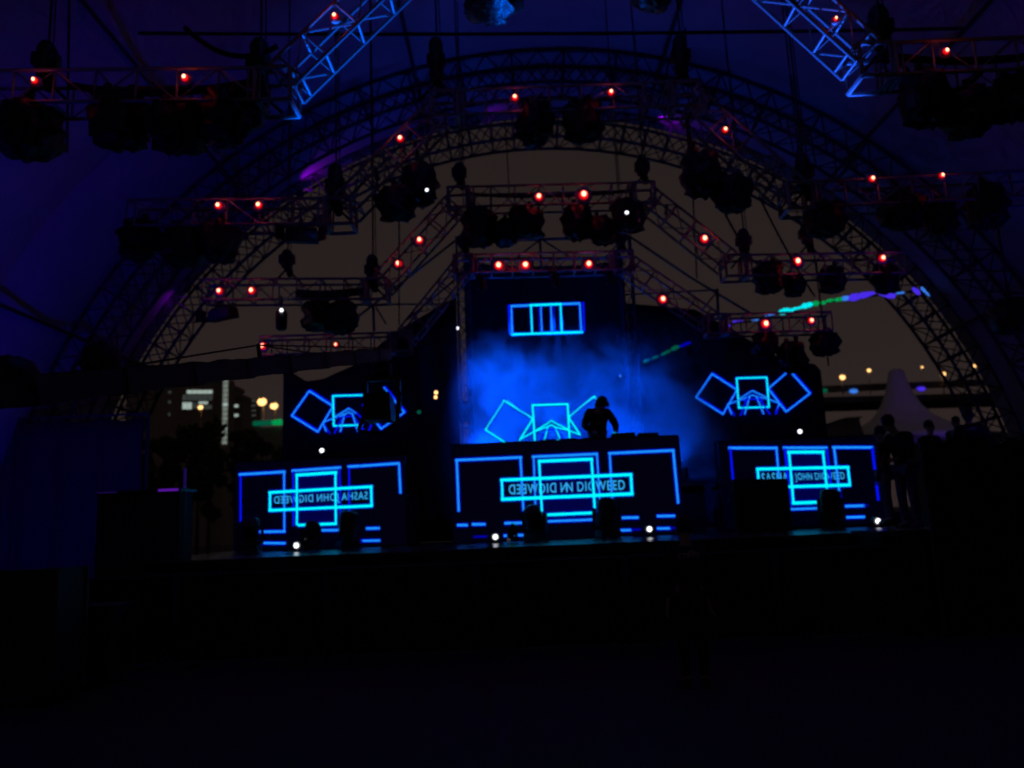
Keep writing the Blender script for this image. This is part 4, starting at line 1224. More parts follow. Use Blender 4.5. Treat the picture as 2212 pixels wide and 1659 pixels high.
# loose side curtain hanging inside the left foot of the arch
sc2 = thing('side_curtain', 'wrinkled dark blue side curtain hanging inside the tent at lower left', 'curtain', (at(200, 1000, 19.7).x, 19.7, 0))
CURT = mat('curtain_cloth', (0.028, 0.028, 0.036), 0.85, bump=0.4, scale=2.0, vary=0.3)
cx0, cx1 = at(-60, 900, 19.7).x, at(310, 900, 19.7).x
ncp = 4
for i in range(ncp):
    a_, b_ = cx0 + (cx1 - cx0) * i / ncp, cx0 + (cx1 - cx0) * (i + 1) / ncp
    vs = []; NX, NZ = 26, 12
    for ix in range(NX + 1):
        x = a_ + (b_ - a_) * ix / NX
        for iz in range(NZ + 1):
            w = iz / NZ
            vs.append((x + 0.05 * noise.noise((x, w * 3, 4)), 19.7 + 0.02 * i + 0.10 * math.sin(x * 7 + 1.5 * noise.noise((x * .5, w, 2))) * (0.4 + 0.6 * (1 - w)) + 0.12 * noise.noise((x * .8, w * 3, 9)), 0.02 + 4.75 * w - 0.12 * w * math.sin(math.pi * ix / NX)))
    mb = MB(); mb.add(vs, [(p * (NZ + 1) + q, (p + 1) * (NZ + 1) + q, (p + 1) * (NZ + 1) + q + 1, p * (NZ + 1) + q + 1) for p in range(NX) for q in range(NZ)])
    o = part('curtain_panel', mb, CURT, sc2, True)
    o.modifiers.new('thickness', 'SOLIDIFY').thickness = 0.008
mb = MB(); mb.tube((cx0, 19.75, 4.8), (cx1 + 0.1, 19.75, 4.8), 0.03); part('curtain_rail', mb, STEEL, sc2)
mb = MB(); mb.tube((cx1 + 0.1, 19.75, 0), (cx1 + 0.1, 19.75, 4.85), 0.04); part('rail_post', mb, STEEL, sc2)
# counter at the left, its purple highlights painted as emissive strips
ct = thing('bar_counter', 'low counter at the left with purple light painted along its top edge', 'counter', (at(300, 1060, 14).x, 14, 0))
a, b = at(212, 1062, 14), at(388, 1064, 14)
mb = MB(); mb.box(a.x, b.x, 14, 14.6, 0.005, a.z - 0.05); part('body', mb, DRAPE, ct)
mb = MB(); mb.box(a.x - 0.04, b.x + 0.04, 13.95, 14.65, a.z - 0.048, a.z); part('top', mb, CASEM, ct)
mb = MB(); mb.box(at(345, 1062, 14).x, b.x, 13.935, 13.948, a.z - 0.045, a.z - 0.005); part('painted_highlight', mb, PURPL, ct)
mb = MB(); mb.box(a.x, at(255, 1062, 14).x, 13.935, 13.948, a.z - 0.035, a.z - 0.015); part('painted_highlight', mb, mat('faint_violet_highlight', (0, 0, 0), 0.5, emit=(0.10, 0.02, 0.6), power=0.09), ct)
pt = thing('lit_pole', 'upright pole beside the counter at left, dim purple light painted on it', 'light tube', (at(400, 1080, 14.2).x, 14.2, 0))
q = at(400, 1012, 14.2)
zq = at(400, 1060, 14.2).z
mb = MB(); mb.tube((q.x, 14.2, 0.01), (q.x, 14.2, zq), 0.02); part('stand', mb, STEEL, pt)
mb = MB(); mb.tube((q.x, 14.2, zq + 0.002), q, 0.024); part('tube', mb, mat('faint_violet_highlight', (0, 0, 0), 0.5, emit=(0.10, 0.02, 0.6), power=0.09), pt)  # purple light on the pole painted as emission
def case(x, y, Y, w, h_, label):
    c = at(x, y, Y)
    root = thing('flight_case', label, 'flight case', (c.x, Y, 0), 'flight cases at the left')
    mb = MB(); mb.box(c.x - w / 2, c.x + w / 2, Y, Y + 0.6, 0.11, h_); part('box', mb, CASEM, root)
    for sx in (-1, 1):
        for sy in (0, 0.6):
            mb = MB(); mb.box(c.x + sx * w / 2 - 0.025, c.x + sx * w / 2 + 0.025, Y + sy - 0.025, Y + sy + 0.025, 0.105, h_ + 0.006)
            part('metal_edge', mb, STEEL, root)
    for sx in (-1, 1):
        for sy in (0.1, 0.5):
            mb = MB(); cx = c.x + sx * (w / 2 - 0.1)
            mb.tube((cx - 0.02, Y + sy, 0.052), (cx + 0.02, Y + sy, 0.052), 0.05, n=10); part('caster', mb, RUBBER, root)
case(30, 1200, 9.0, 1.0, 1.45, 'tall flight case at the dark left edge')
case(150, 1220, 10.0, 1.1, 0.95, 'low flight case beside the tall one at the dark left edge')

# ------------------------------------------------------------------ people
def skin_mesh(name, J, links_, radii, mt, sub_lv=1):
    keys = list(J)
    me = bpy.data.meshes.new(name)
    me.from_pydata([tuple(J[k]) for k in keys], [(keys.index(a), keys.index(b)) for a, b in links_], [])
    o = bpy.data.objects.new(name, me)
    COL.objects.link(o)
    o.modifiers.new('skin', 'SKIN').use_smooth_shade = True
    sv = me.skin_vertices[0].data
    for i, k in enumerate(keys):
        r = radii[k]
        sv[i].radius = r if isinstance(r, tuple) else (r, r)
        sv[i].use_root = (i == 0)
    sm = o.modifiers.new('smooth', 'SUBSURF'); sm.levels = sub_lv; sm.render_levels = sub_lv
    dg = bpy.context.evaluated_depsgraph_get()
    m2 = bpy.data.meshes.new_from_object(o.evaluated_get(dg))
    bpy.data.objects.remove(o)
    m2.name = name
    m2.materials.clear(); m2.materials.append(mt)
    m2.polygons.foreach_set('use_smooth', [True] * len(m2.polygons))
    return m2
def person(label, loc, height, rz, pose=None, top=CLOTHB, legs=DENIM, shirt_print=None, group='people around the stage', hairlong=0.0, bulk=1.0, sleeves=True):
    J = dict(pelvis=(0, 0, .95), spine=(0, 0, 1.13), chest=(0, .01, 1.32), neckb=(0, .01, 1.46), neck=(0, 0, 1.51), head=(0, -.015, 1.60), crown=(0, -.005, 1.69))
    for s, q in ((1, 'r'), (-1, 'l')):
        J.update({q + 'sh': (s * .175, .01, 1.41), q + 'el': (s * .23, .03, 1.12), q + 'wr': (s * .235, -.06, .88), q + 'pa': (s * .23, -.08, .80),
                  q + 'hip': (s * .09, 0, .90), q + 'kn': (s * .10, -.02, .50), q + 'an': (s * .10, .02, .09), q + 'to': (s * .12, -.14, .035)})
    if pose: J.update(pose)
    J = {k: Vector(v) for k, v in J.items()}
    rad = dict(pelvis=(.15, .11), spine=(.135, .10), chest=(.155, .11), neckb=.065, neck=.052, head=(.078, .095), crown=(.062, .075))
    ln = [('pelvis', 'spine'), ('spine', 'chest'), ('chest', 'neckb'), ('neckb', 'neck'), ('neck', 'head'), ('head', 'crown')]
    for q in 'rl':
        rad.update({q + 'sh': .062, q + 'el': .042, q + 'wr': .028, q + 'pa': (.036, .018), q + 'hip': .092, q + 'kn': .060, q + 'an': .042, q + 'to': .034})
        ln += [('chest', q + 'sh'), (q + 'sh', q + 'el'), (q + 'el', q + 'wr'), (q + 'wr', q + 'pa'), ('pelvis', q + 'hip'), (q + 'hip', q + 'kn'), (q + 'kn', q + 'an'), (q + 'an', q + 'to')]
        d = (J[q + 'pa'] - J[q + 'wr']).normalized()
        sdv = d.cross(Vector((1, 0, 0)) if abs(d.x) < .8 else Vector((0, 0, 1))).normalized()
        nrm = d.cross(sdv)
        for k, (off, ln_) in enumerate([(-.030, .062), (-.010, .078), (.010, .074), (.028, .058)]):
            a = J[q + 'pa'] + d * .03 + sdv * off; b = a + d * ln_ * .55 + nrm * .006; c = a + d * ln_ + nrm * .022
            for nm, v in (('a', a), ('b', b), ('c', c)):
                J[f'{q}f{k}{nm}'] = v; rad[f'{q}f{k}{nm}'] = .0085
            ln += [(q + 'pa', f'{q}f{k}a'), (f'{q}f{k}a', f'{q}f{k}b'), (f'{q}f{k}b', f'{q}f{k}c')]
        a = J[q + 'pa'] - d * .02 - sdv * .038; b = a + d * .035 - sdv * .022 + nrm * .01
        J[q + 'ta'], J[q + 'tb'] = a, b; rad[q + 'ta'], rad[q + 'tb'] = .011, .009
        ln += [(q + 'pa', q + 'ta'), (q + 'ta', q + 'tb')]
    root = thing('person', label, 'person', loc, group, rz)
    s = height / 1.76
    root.scale = (s, s, s)
    link('body', skin_mesh('body', J, ln, rad, SKIN), root)
    sh = {k: J[k] for k in ('chest', 'spine', 'pelvis', 'neckb', 'rsh', 'lsh', 'rel', 'lel')}
    sh['hem'] = J['pelvis'] - Vector((0, 0, .10))
    sl = []
    for q in 'rl':
        if sleeves: sh[q + 'wr'] = J[q + 'wr']; sl.append((q + 'el', q + 'wr'))
        else: sh[q + 'el'] = J[q + 'sh'].lerp(J[q + 'el'], .75)
    sr = dict(chest=(.172, .128), spine=(.155, .12), pelvis=(.165, .128), hem=(.168, .132), neckb=(.085, .075), rsh=.078, lsh=.078, rel=.062, lel=.062, rwr=.042, lwr=.042)
    sr = {k_: (tuple(c_ * bulk for c_ in r_) if isinstance(r_, tuple) else r_ * bulk) for k_, r_ in sr.items()}
    link('shirt', skin_mesh('shirt', sh, [('chest', 'spine'), ('spine', 'pelvis'), ('pelvis', 'hem'), ('chest', 'neckb'), ('chest', 'rsh'), ('chest', 'lsh'), ('rsh', 'rel'), ('lsh', 'lel')] + sl, sr, top), root)
    tr = {k: J[k] for k in ('pelvis', 'rhip', 'lhip', 'rkn', 'lkn', 'ran', 'lan')}
    link('trousers', skin_mesh('trousers', tr, [('pelvis', 'rhip'), ('pelvis', 'lhip'), ('rhip', 'rkn'), ('lhip', 'lkn'), ('rkn', 'ran'), ('lkn', 'lan')],
         dict(pelvis=(.158, .12), rhip=.105, lhip=.105, rkn=.076, lkn=.076, ran=.062, lan=.062), legs), root)
    hv = J['crown'] - J['head']
    fwd = Vector((0, -1, 0)); fwd = (fwd - hv.normalized() * fwd.dot(hv.normalized())).normalized()
    sidev = hv.normalized().cross(fwd)
    hc = J['head'] + hv * .55
    B = Matrix((sidev, -fwd, hv.normalized())).transposed()
    mb = MB(); mb.lathe([(.086, -.03), (.096, .01), (.098, .05), (.088, .09), (.06, .12), (.02, .135)], hc - fwd * .022, 16, B @ Matrix.Diagonal((.92 * bulk, 1.06 * bulk, 1 + (bulk - 1) * .6)), 0, .08, 3)
    if hairlong: mb.lathe([(.06, -.03 - hairlong), (.09, -.02), (.09, .03)], hc - fwd * .045, 14, B)
    link('hair', mb.mesh('hair', HAIR, True), root)
    fc = J['head'] + fwd * .09
    mb = MB(); mb.hexa([fc + sidev * x + hv.normalized() * z + fwd * y for x, y, z in [(-.017, -.01, -.02), (.017, -.01, -.02), (.010, .024, -.012), (-.010, .024, -.012), (-.007, -.012, .035), (.007, -.012, .035), (.005, .0, .033), (-.005, .0, .033)]])
    link('nose', mb.mesh('nose', SKIN, True), root)
    for sg in (-1, 1):
        mb = MB(); mb.ball(J['head'] + sidev * sg * .083 - fwd * .005 + hv.normalized() * .01, .03, 8, 6, 0, (.35, .7, 1.1)); link('ear', mb.mesh('ear', SKIN, True), root)
        mb = MB(); mb.ball(J['head'] + sidev * sg * .032 + fwd * .078 + hv.normalized() * .035, .012, 8, 6); link('eye', mb.mesh('eye', BLACK, True), root)
    mb = MB(); mb.ball(J['head'] + fwd * .085 - hv.normalized() * .045, .022, 8, 6, 0, (1, .4, .3)); link('mouth', mb.mesh('mouth', mat('lips', (.3, .12, .1), .5), True), root)
    for q in 'rl':
        mb = MB(); a, t = J[q + 'an'], J[q + 'to']
        dv = (t - a); dv.z = 0; dv.normalize(); sv_ = Vector((-dv.y, dv.x, 0)); zb = min(a.z, t.z) - .03
        g_ = lambda f, w, z: Vector((a.x, a.y, 0)) + dv * f + sv_ * w + Vector((0, 0, zb + z))
        mb.hexa([g_(-.08, -.045, 0), g_(.20, -.05, 0), g_(.20, .05, 0), g_(-.08, .045, 0), g_(-.07, -.04, .10), g_(.16, -.04, .05), g_(.16, .04, .05), g_(-.07, .04, .10)])
        link('shoe', mb.mesh('shoe', SHOE), root)
    if shirt_print:
        cu = bpy.data.curves.new('shirt_print', 'FONT'); cu.body = shirt_print; cu.size = .085; cu.align_x = 'CENTER'; cu.space_character = 1.1
        o = bpy.data.objects.new('tmp', cu); COL.objects.link(o)
        me = bpy.data.meshes.new_from_object(o.evaluated_get(bpy.context.evaluated_depsgraph_get()))
        bpy.data.objects.remove(o)
        for v in me.vertices:
            x, z = -v.co.x, v.co.y
            v.co = Vector((x, .152 - 1.2 * x * x, 1.33 + z))
        me.materials.clear(); me.materials.append(PRINT)
        link('shirt_print', me, root)
    return root
# performer leaning over the desk (faces the audience and looks down)
c = at(1292, 872, 17.98)
person('performer bent over the desk, a dark silhouette against the blue mist', (c.x - 0.05, 17.98, 2.59), 1.96, R(12),
       dict(chest=(0, -.10, 1.28), spine=(0, -.03, 1.12), neckb=(0.0, -.18, 1.385), neck=(.01, -.23, 1.415), head=(.015, -.30, 1.455), crown=(.02, -.34, 1.535),
            rsh=(.20, -.12, 1.36), lsh=(-.20, -.12, 1.36), rel=(.34, -.18, 1.08), lel=(-.34, -.18, 1.08), rwr=(.24, -.42, .93), lwr=(-.22, -.42, .93), rpa=(.22, -.50, .915), lpa=(-.20, -.50, .915)), top=CLOTHB, legs=DENIM, group=None, bulk=1.28)
pf = [o for o in bpy.data.objects if o.name.startswith('person')][0]
hp_ = MB()
for k_ in range(12):
    t0, t1 = math.pi * k_ / 12, math.pi * (k_ + 1) / 12
    hp_.tube((.02 + .125 * math.cos(t0), -.325, 1.485 + .125 * math.sin(t0)), (.02 + .125 * math.cos(t1), -.325, 1.485 + .125 * math.sin(t1)), .014)
for sg in (-1, 1): hp_.lathe([(.03, -.022), (.048, -.015), (.048, .015), (.03, .022)], (.02 + sg * .125, -.32, 1.475), 12, Matrix.Rotation(R(90), 3, 'Y'))
link('headphones', hp_.mesh('headphones', BLACK, True), pf)
# man at the right leaning and looking down to the left
c = at(1938, 900, 12.4)
person('man in dark top standing on the right platform, head bent to the left', (c.x + 0.02, 12.4, 1.402), 1.76, R(-62),
       dict(chest=(0, -.07, 1.32), neckb=(0, -.13, 1.45), neck=(0, -.17, 1.50), head=(0, -.25, 1.565), crown=(0, -.29, 1.645), rsh=(.18, -.06, 1.40), lsh=(-.18, -.06, 1.40),
            rel=(.22, -.12, 1.13), lel=(-.22, -.10, 1.13), rwr=(.15, -.32, 1.05), lwr=(-.15, -.32, 1.05), rpa=(.12, -.39, 1.04), lpa=(-.12, -.39, 1.04)), top=CLOTHB, legs=DENIM)
def bystander(x, ytop, Y, rz, label, hgt=1.75, top=CLOTHB, hl=0.0):
    c = at(x, ytop, Y)
    person(label, (c.x, Y, c.z - hgt * .985), hgt, rz, None, top, DENIM, None, 'people around the stage', hl)
bystander(2006, 912, 15.9, R(20), 'round headed bystander behind the black drape fence at right', 1.75)
bystander(2063, 903, 17.6, R(-50), 'bystander in a bluish shirt behind the fence, nearer the arch foot', 1.70, CLOTHG)
bystander(2088, 884, 14.4, R(160), 'dark bystander in front of the arch foot at right, taller than the rest', 1.82, CLOTHB, 0.08)
bystander(1898, 925, 14.0, R(-100), 'low bystander left of the man with the bent head', 1.68)
# the platform the hidden bystanders stand on
bp = thing('side_platform', 'rear black platform at the right carrying the bystanders', 'platform', (10.2, 15.2, 0))
lo = min(o.location.z for o in bpy.data.objects if o.name.startswith('person') and o.location.y > 15)
mb = MB(); mb.box(7.9, 12.2, 15.15, 18.4, 0.005, max(0.3, lo - 0.02)); part('body', mb, DRAPE, bp)
# crew member seen from behind
c = at(1475, 1190, 8.8)
person('crew member seen from behind in a black shirt printed STAFF', (c.x, 8.8 - 0.15, 0.0), 1.72, R(180) + R(0), dict(rwr=(.20, -.12, .92), lwr=(-.20, -.12, .92)), CLOTHB, CLOTHB, 'STAFF', None)

# ------------------------------------------------------------------ the night outside
vd = thing('elevated_road', 'dark elevated road with lamp posts beyond the right side of the arch', 'bridge', (100, 170, 0))
Yv = 170.0
a, b = at(1700, 846, Yv), at(2330, 852, Yv)
a2, b2 = at(1700, 862, Yv), at(2330, 864, Yv)
mb = MB(); mb.hexa([(a.x - 90, Yv, a2.z), (b.x + 60, Yv, b2.z), (b.x + 60, Yv + 14, b2.z), (a.x - 90, Yv + 14, a2.z), (a.x - 90, Yv, a.z), (b.x + 60, Yv, b.z), (b.x + 60, Yv + 14, b.z), (a.x - 90, Yv + 14, a.z)])
part('deck', mb, ROADM, vd)
mb = MB(); mb.box(a.x - 90, b.x + 60, Yv - 0.3, Yv - 0.02, a.z - 0.6, a.z + 0.9)
part('parapet', mb, ROADM, vd)
for k in range(5):
    x = a.x - 60 + k * 45
    mb = MB(); mb.box(x - 1.4, x + 1.4, Yv + 3, Yv + 10, -0.2, min(a2.z, b2.z) - 0.02)
    part('pier', mb, ROADM, vd)
def street_lamp(x, y, Y, ybase, r, label, zb=None, power=1.0):
    c = at(x, y, Y); p = at(x - 1, ybase, Y)
    root = thing('street_lamp', label, 'street lamp', (p.x, Y, p.z if zb is None else zb), 'street lamps in the distance')
    mb = MB(); mb.tube((c.x, Y + r, (p.z if zb is None else zb) + 0.02), c + Vector((0, r, 0)), r * 0.22, r * 0.14, n=8)
    part('post', mb, CONC, root, True)
    mb = MB(); mb.tube(c + Vector((0, r * 1.6, r * 0.9)), c + Vector((0, -r, r * 0.8)), r * 0.3, n=8)
    part('arm', mb, STEEL, root)
    mb = MB(); mb.ball(c, r, sc=(1.0, 0.6, 0.85))
    part('lamp_head', mb, SODIUM, root, True)
for x, y, yb, r, lab in [(1820, 815, 846, 0.62, 'brightest street lamp on the elevated road, left of the white peak'), (1877, 800, 846, 0.42, 'yellow street lamp on the elevated road, second from the left'),
                         (1992, 793, 848, 0.26, 'faintest street lamp on the elevated road, right of the white peak'), (2037, 808, 850, 0.60, 'bright street lamp on the elevated road, just left of the arch truss'),
                         (2107, 790, 850, 0.42, 'street lamp seen through the right arch truss')]:
    street_lamp(x, y, Yv - 1.0, yb + 6, r, lab)
for x, y, mt, lab in [(1844, 845, SKYBL, 'light blue lamp on the parapet of the elevated road'), (1990, 840, BLUEL, 'deep blue lamp on the parapet right of the white peak'), (1779, 844, GREEND, 'dim green lamp on the parapet at the gauze edge')]:
    c = at(x, y, Yv - 1.2)
    o = MB(); o.ball(c, 0.6, sc=(1.6, 0.5, 0.8))
    root = thing('parapet_lamp', lab, 'lamp', c, 'coloured lamps on the elevated road')
    part('glass', o, mt, root, True)
    o = MB(); o.tube(c + Vector((0, 0.3, 0)), c + Vector((0, 1.1, 0)), 0.5, n=8); part('socket', o, STEEL, root)
# white peaked marquee
mq = thing('peaked_marquee', 'white high peaked marquee glowing faint purple beyond the arch', 'marquee', (at(1935, 950, 42).x, 42, 0))
ap = at(1935, 798, 42)
k = 42 / F
prof = [(0.25, 0.0), (16 * k, -6 * k), (19 * k, -20 * k), (27 * k, -50 * k), (40 * k, -80 * k), (60 * k, -105 * k), (95 * k, -128 * k), (150 * k, -148 * k), (220 * k, -165 * k)]
mb = MB(); mb.lathe([(r, z) for r, z in prof], ap, 8 * 6, None, 0, 0.04, 2)
part('canopy', mb, WHITECLOTH, mq, True)
mb = MB(); mb.tube((ap.x, 42, 0), ap - Vector((0, 0, 0.3)), 0.08); part('mast', mb, STEEL, mq)
for t in range(8):
    an = t * math.pi / 4
    q = ap + Vector((215 * k * math.cos(an), 215 * k * math.sin(an), -165 * k))
    mb = MB(); mb.tube((q.x, q.y, 0), q, 0.06); part('pole', mb, STEEL, mq)
ml = uplight('added_marquee_light', (ap.x - 1.0, 28.0, 3.0), ap - Vector((0, 0, 1.2)), (0.22, 0.08, 1.0), 280, 26, 'added purple lamp on a stand washing the white peaked marquee', None, 0.2, PURPL)  # lamp added to tint the canopy purple
mb = MB(); mb.tube((ap.x - 1.0, 28.0, 0.0), (ap.x - 1.0, 28.0, 3.01), 0.04)
for t in range(3): mb.tube((ap.x - 1.0, 28.0, 0.7), (ap.x - 1.0 + 0.6 * math.cos(t * 2.1), 28.0 + 0.6 * math.sin(t * 2.1), 0.0), 0.025)
part('stand', mb, STEEL, ml)
sh = thing('service_tent', 'dark low service tent left of the white peak', 'tent', (at(1862, 930, 38).x, 38, 0))
pts = [at(1824, 905, 38), at(1850, 895, 38), at(1900, 893, 38), at(1885, 915, 38)]
mb = MB(); x0, x1 = pts[0].x, pts[2].x
mb.hexa([(x0, 38, 0), (x1, 38, 0), (x1, 41, 0), (x0, 41, 0), (x0, 38, pts[0].z), (x1 - 1.0, 38, pts[0].z), (x1 - 1.0, 41, pts[0].z), (x0, 41, pts[0].z)])
part('wall', mb, CLOTHG, sh)
mb = MB(); mb.hexa([(x0 - .1, 37.9, pts[0].z + .002), (x1 - .9, 37.9, pts[0].z + .002), (x1 - .9, 41.1, pts[0].z + .002), (x0 - .1, 41.1, pts[0].z + .002), (x0 + .5, 39, pts[1].z), (x1 - .4, 39, pts[1].z), (x1 - .4, 40, pts[1].z), (x0 + .5, 40, pts[1].z)])
part('roof', mb, CLOTHG, sh)

# office building at the left
Yb = 130.0
bd_ = thing('office_building', 'distant office building at left with two rows of lit windows', 'building', (at(425, 900, Yb).x, Yb, 0))
a, b = at(352, 826, Yb), at(462, 826, Yb)
mb = MB(); mb.box(a.x - 6, b.x, Yb, Yb + 14, -0.2, a.z); part('wall', mb, CONC, bd_)
mb = MB(); mb.box(a.x - 6.3, b.x + 0.3, Yb - 0.3, Yb + 14.3, a.z + 0.01, a.z + 0.7); part('roof_slab', mb, CONC, bd_)
V4 = view(0, 542.2, 0.337)
def win(x0, y0, x1, y1, mt, root, Yw, n_=1):
    for i in range(n_):
        u0 = V4(x0 + (x1 - x0) * i / n_, y0); u1 = V4(x0 + (x1 - x0) * (i + 1) / n_, y1)
        p, q = at(*u0, Yw), at(*u1, Yw)
        mb = MB(); mb.box(p.x, q.x - 0.10, Yw - 0.10, Yw - 0.02, q.z, p.z)
        w = part('window', mb, mt, root)
        mb = MB()
        mb.box(p.x - .04, p.x, Yw - .16, Yw - .015, q.z - .06, p.z + .06); mb.box(p.x, q.x - .1, Yw - .16, Yw - .015, q.z - .08, q.z - .005); mb.box(p.x, q.x - .1, Yw - .16, Yw - .015, p.z + .005, p.z + .08)
        sub('frame', mb, STEEL, w)
win(1200, 893, 1365, 914, OFFICE, bd_, Yb, 5)
win(1172, 922, 1365, 958, OFFICED, bd_, Yb, 6)
win(1172, 972, 1232, 1014, OFFICE, bd_, Yb, 2)
win(1240, 972, 1262, 1010, OFFICED, bd_, Yb, 1)
win(1275, 966, 1335, 982, OFFICE, bd_, Yb, 2)
win(1265, 990, 1362, 1014, OFFICED, bd_, Yb, 3)
win(1080, 898, 1102, 912, OFFICED, bd_, Yb, 1); win(1080, 960, 1098, 978, OFFICED, bd_, Yb, 1); win(1080, 1040, 1096, 1056, OFFICED, bd_, Yb, 1)
tw = thing('stair_tower', 'slim glazed stair tower lit pale green from inside, left of the stage', 'tower', (at(486, 900, Yb).x, Yb - 4, 0))
p0, p1 = at(*V4(1426, 820), Yb - 4), at(*V4(1460, 1240), Yb - 4)
mb = MB(); mb.box(p0.x + 0.1, p1.x - 0.1, Yb - 3.9, Yb - 1, 0, p0.z); part('core', mb, CONC, tw)
ns = 14
for i in range(ns):
    za, zb = p1.z + (p0.z - p1.z) * i / ns, p1.z + (p0.z - p1.z) * (i + 1) / ns
    mb = MB(); mb.box(p0.x + .15, p1.x - .15, Yb - 4.0, Yb - 3.905, za + .1, zb - .1)
    part('pane', mb, OFFICE if i in (3, 8) else STAIR, tw)
for s in (p0.x, p1.x - 0.1):
    mb = MB(); mb.box(s, s + .1, Yb - 4.1, Yb - 3.9, 0, p0.z + .3); part('corner_post', mb, CONC, tw)
b2_ = thing('office_building', 'small distant block with two white lit windows right of the stair tower', 'building', (at(512, 900, 140).x, 140, 0))
a, b = at(*V4(1480, 945), 140), at(*V4(1560, 945), 140)
mb = MB(); mb.box(a.x, b.x, 140, 150, -0.2, a.z); part('wall', mb, CONC, b2_)
mb = MB(); mb.box(a.x - .2, b.x + .2, 139.8, 150.2, a.z + .01, a.z + .5); part('roof_slab', mb, CONC, b2_)
for y0, y1 in ((985, 1002), (1046, 1062)): win(1502, y0, 1530, y1, OFFICE, b2_, 140, 1)
for y0, y1 in ((950, 962), (985, 1000), (1020, 1034)): win(1486, y0, 1496, y1, OFFICED, b2_, 140, 1)
ms = thing('lattice_mast', 'faint pale lattice mast between the small block and the street lamps', 'mast', (at(549, 900, 120).x, 120, 0))
p0, p1 = at(*V4(1630, 945), 120), at(*V4(1630, 1070), 120)
mb = MB()
for s in (-.35, .35): mb.tube((p0.x + s, 120, 0), (p0.x + s, 120, p0.z), .07)
for i in range(30): mb.tube((p0.x + (-.35 if i % 2 else .35), 120, p0.z * i / 30), (p0.x + (.35 if i % 2 else -.35), 120, p0.z * (i + 1) / 30), .05, n=4)
part('lattice', mb, ALU, ms)
for i in range(4):
    mb = MB(); mb.box(p0.x - .3, p0.x + .3, 119.85, 119.92, p1.z + (p0.z - p1.z) * (i + .3) / 4, p1.z + (p0.z - p1.z) * (i + .7) / 4); part('light', mb, OFFICED, ms)
for x, y, yb, r, lab in [(566, 868, 960, .62, 'bright street lamp left of the stage, left of two'), (592, 877, 960, .52, 'street lamp beside the left gauze edge, right of two'), (433, 880, 960, .34, 'warm street lamp in front of the lit office windows')]:
    street_lamp(x, y, 105.0, yb, r, lab, 0.0)
gs = thing('green_strip', 'green lit strip below the street lamps left of the stage', 'light strip', at(578, 913, 90))
p, q = at(*V4(1625, 1106), 90), at(*V4(1808, 1097), 90)
mb = MB(); mb.box(p.x, q.x, 90.1, 90.6, 0, p.z - .5); part('wall', mb, CONC, gs)
for i in range(6):
    u, v = p.lerp(q, i / 6), p.lerp(q, (i + .94) / 6)
    mb = MB(); mb.tube(u, v, .30 + .05 * (i == 5), n=8); part('tube', mb, GREENL if i in (4, 5) else GREEND, gs, True)

# trees: tapered trunk, limbs and a crown of leaf-sized faces
def tree(x, ytop, Y, wpx, label, dens=900):
    t = at(x, ytop, Y)
    root = thing('tree', label, 'tree', (t.x, Y, 0), 'dark trees left of the stage')
    H = t.z; w = wpx / F * Y / 2
    rnd = random.Random(int(x))
    mb = MB(); mb.tube((t.x, Y, 0), (t.x, Y, H * .55), .05 * H ** .5, .02 * H ** .5, n=8)
    limbs = []
    for k in range(9):
        an = rnd.uniform(0, 6.28); z = H * rnd.uniform(.3, .55)
        e = Vector((t.x + math.cos(an) * w * rnd.uniform(.4, .8), Y + math.sin(an) * w * .7, H * rnd.uniform(.55, .9)))
        mb.tube((t.x, Y, z), e, .018 * H ** .5, .006, n=5); limbs.append(e)
    part('trunk', mb, BARK, root, True)
    mb = MB()
    clumps = [(l_, w * rnd.uniform(.28, .5)) for l_ in limbs] + [(Vector((t.x + rnd.uniform(-.6, .6) * w, Y + rnd.uniform(-.5, .5) * w, H * rnd.uniform(.35, .88))), w * rnd.uniform(.25, .4)) for _ in range(12)]
    for i in range(dens):
        c_, r_ = clumps[rnd.randrange(len(clumps))]
        v = Vector((rnd.gauss(0, 1), rnd.gauss(0, 1), rnd.gauss(0, .8))); v = c_ + v.normalized() * r_ * rnd.uniform(.5, 1.05)
        s = .02 * H + rnd.uniform(0, .025) * H
        u = Vector((rnd.uniform(-1, 1), rnd.uniform(-1, 1), rnd.uniform(-1, 1))).normalized(); p_ = u.orthogonal().normalized()
        mb.add([v - u * s, v + p_ * s * .5, v + u * s, v - p_ * s * .5], [(0, 1, 2, 3)])
    part('crown', mb, LEAF, root)
for x, yt, Y, w, lab in [(375, 905, 55, 80, 'dark leafy tree farthest left below the office building'), (432, 893, 58, 95, 'dark leafy tree in front of the office building foot'), (455, 925, 50, 80, 'low dark tree left of the stair tower'),
                         (525, 906, 54, 75, 'dark tree just right of the stair tower'), (585, 922, 52, 80, 'low dark tree beside the left gauze'), (320, 905, 45, 80, 'dark tree beyond the tent edge at far left')]:
    tree(x, yt, Y, w, lab)

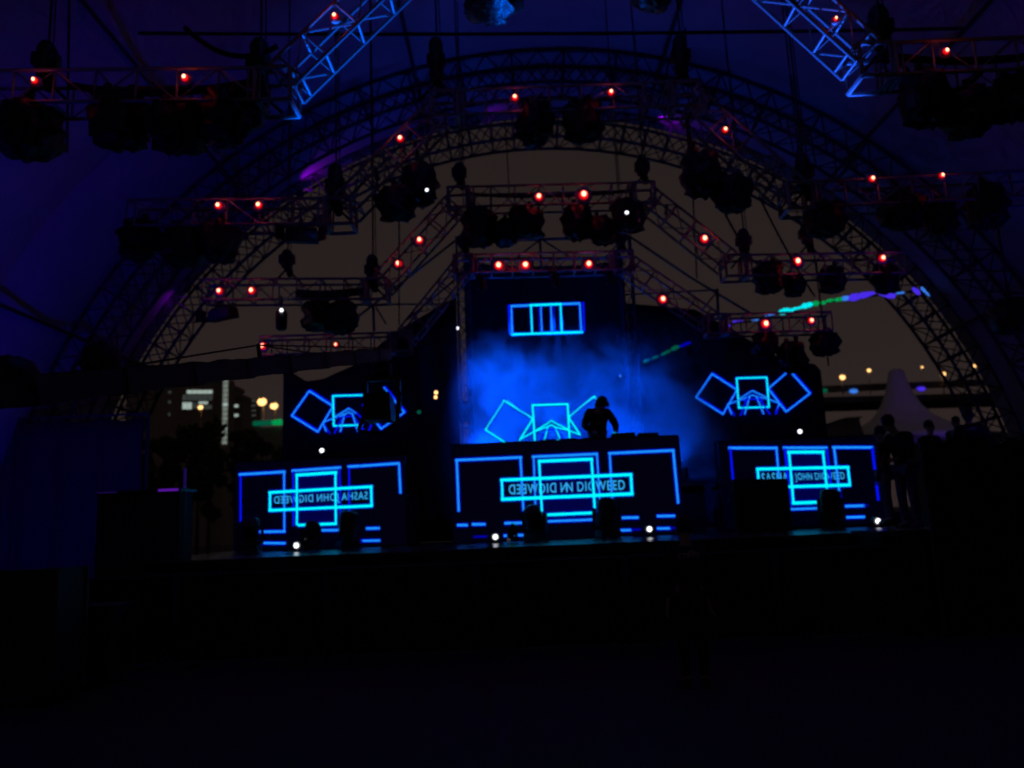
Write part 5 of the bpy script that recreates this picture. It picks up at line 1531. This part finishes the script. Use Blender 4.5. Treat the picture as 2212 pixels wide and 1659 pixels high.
# ------------------------------------------------------------------ lights added to colour the roof and trusses
DB = (0.008, 0.0, 1.0)
GW = 'added blue floor washes along the tent walls'
uplight('added_wash_light', (-9.6, 12.0, 0.0), (-12.5, 17.5, 6.0), DB, 430, 120, 'added blue wash lamp on the floor by the left tent wall', GW, 0.16)
uplight('added_wash_light', (-8.6, 6.0, 0.0), (-9.0, 9.5, 10.5), DB, 75, 120, 'added blue wash lamp on the floor at the near left', GW, 0.16)
uplight('added_wash_light', (11.2, 10.0, 0.0), (13.0, 16.0, 8.0), (0.008, 0.0, 1.0), 200, 120, 'added blue wash lamp on the floor by the right tent wall', GW, 0.16)
uplight('added_wash_light', (1.05, 22.7, SZ + 0.005), (1.0, 15.0, 14.0), (0.08, 0.0, 1.0), 45, 110, 'added unseen blue wash lamp behind the backdrop pointing at the roof crown', GW, 0.16)
GB = 'added blue beam lamps at the stage foot'
uplight('added_beam_light', (-3.2, 12.4, 0.0), at(770, 45, 9.15), (0.0, 0.12, 1.0), 15000, 13, 'added blue lamp at the stage foot aimed at the left slope of the nearest truss', GB, 0.14)
uplight('added_beam_light', (4.7, 12.4, 0.0), at(1735, 35, 9.15), (0.015, 0.11, 1.0), 15000, 13, 'added blue lamp at the stage foot aimed at the right slope of the nearest truss', GB, 0.14)
uplight('added_beam_light', (1.1, 12.4, 0.0), at(1230, 40, 9.15), (0.0, 0.14, 1.0), 9000, 14, 'added blue lamp at the stage foot aimed at the roof centre', GB, 0.14)
def clip_light(x, y, Y, aim, energy, label):  # spot added to put violet light on the arch edge
    c = at(x, y, Y)
    root = thing('added_violet_spot', label, 'stage light', c, 'added violet spots clamped to the arch')
    T = (Vector(aim) - c).normalized().to_track_quat('Z', 'Y').to_matrix()
    mb = MB(); mb.lathe([(.04, -.16), (.07, -.12), (.08, .06), (.085, .08), (.07, .08), (.065, .05)], c, 12, T); part('can', mb, BLACK, root, True)
    mb = MB(); mb.lathe([(.062, .051), (.062, .055)], c, 12, T); part('lens', mb, PURPL, root)
    lamp('beam', 'SPOT', c + (Vector(aim) - c).normalized() * .1, (0.35, 0.0, 1.0), energy, root, aim, 120, 1.0, .05)
clip_light(648, 415, 23.2, at(720, 352, 23.3), 22, 'added violet spot clamped near the left haunch of the arch')
clip_light(1412, 262, 23.2, at(1475, 262, 23.3), 18, 'added violet spot clamped near the crown of the arch, right')
clip_light(1030, 266, 23.2, at(1090, 255, 23.3), 6, 'added violet spot clamped near the crown of the arch, left')
clip_light(405, 625, 23.2, at(350, 690, 23.3), 6, 'added violet spot clamped low on the left side of the arch')
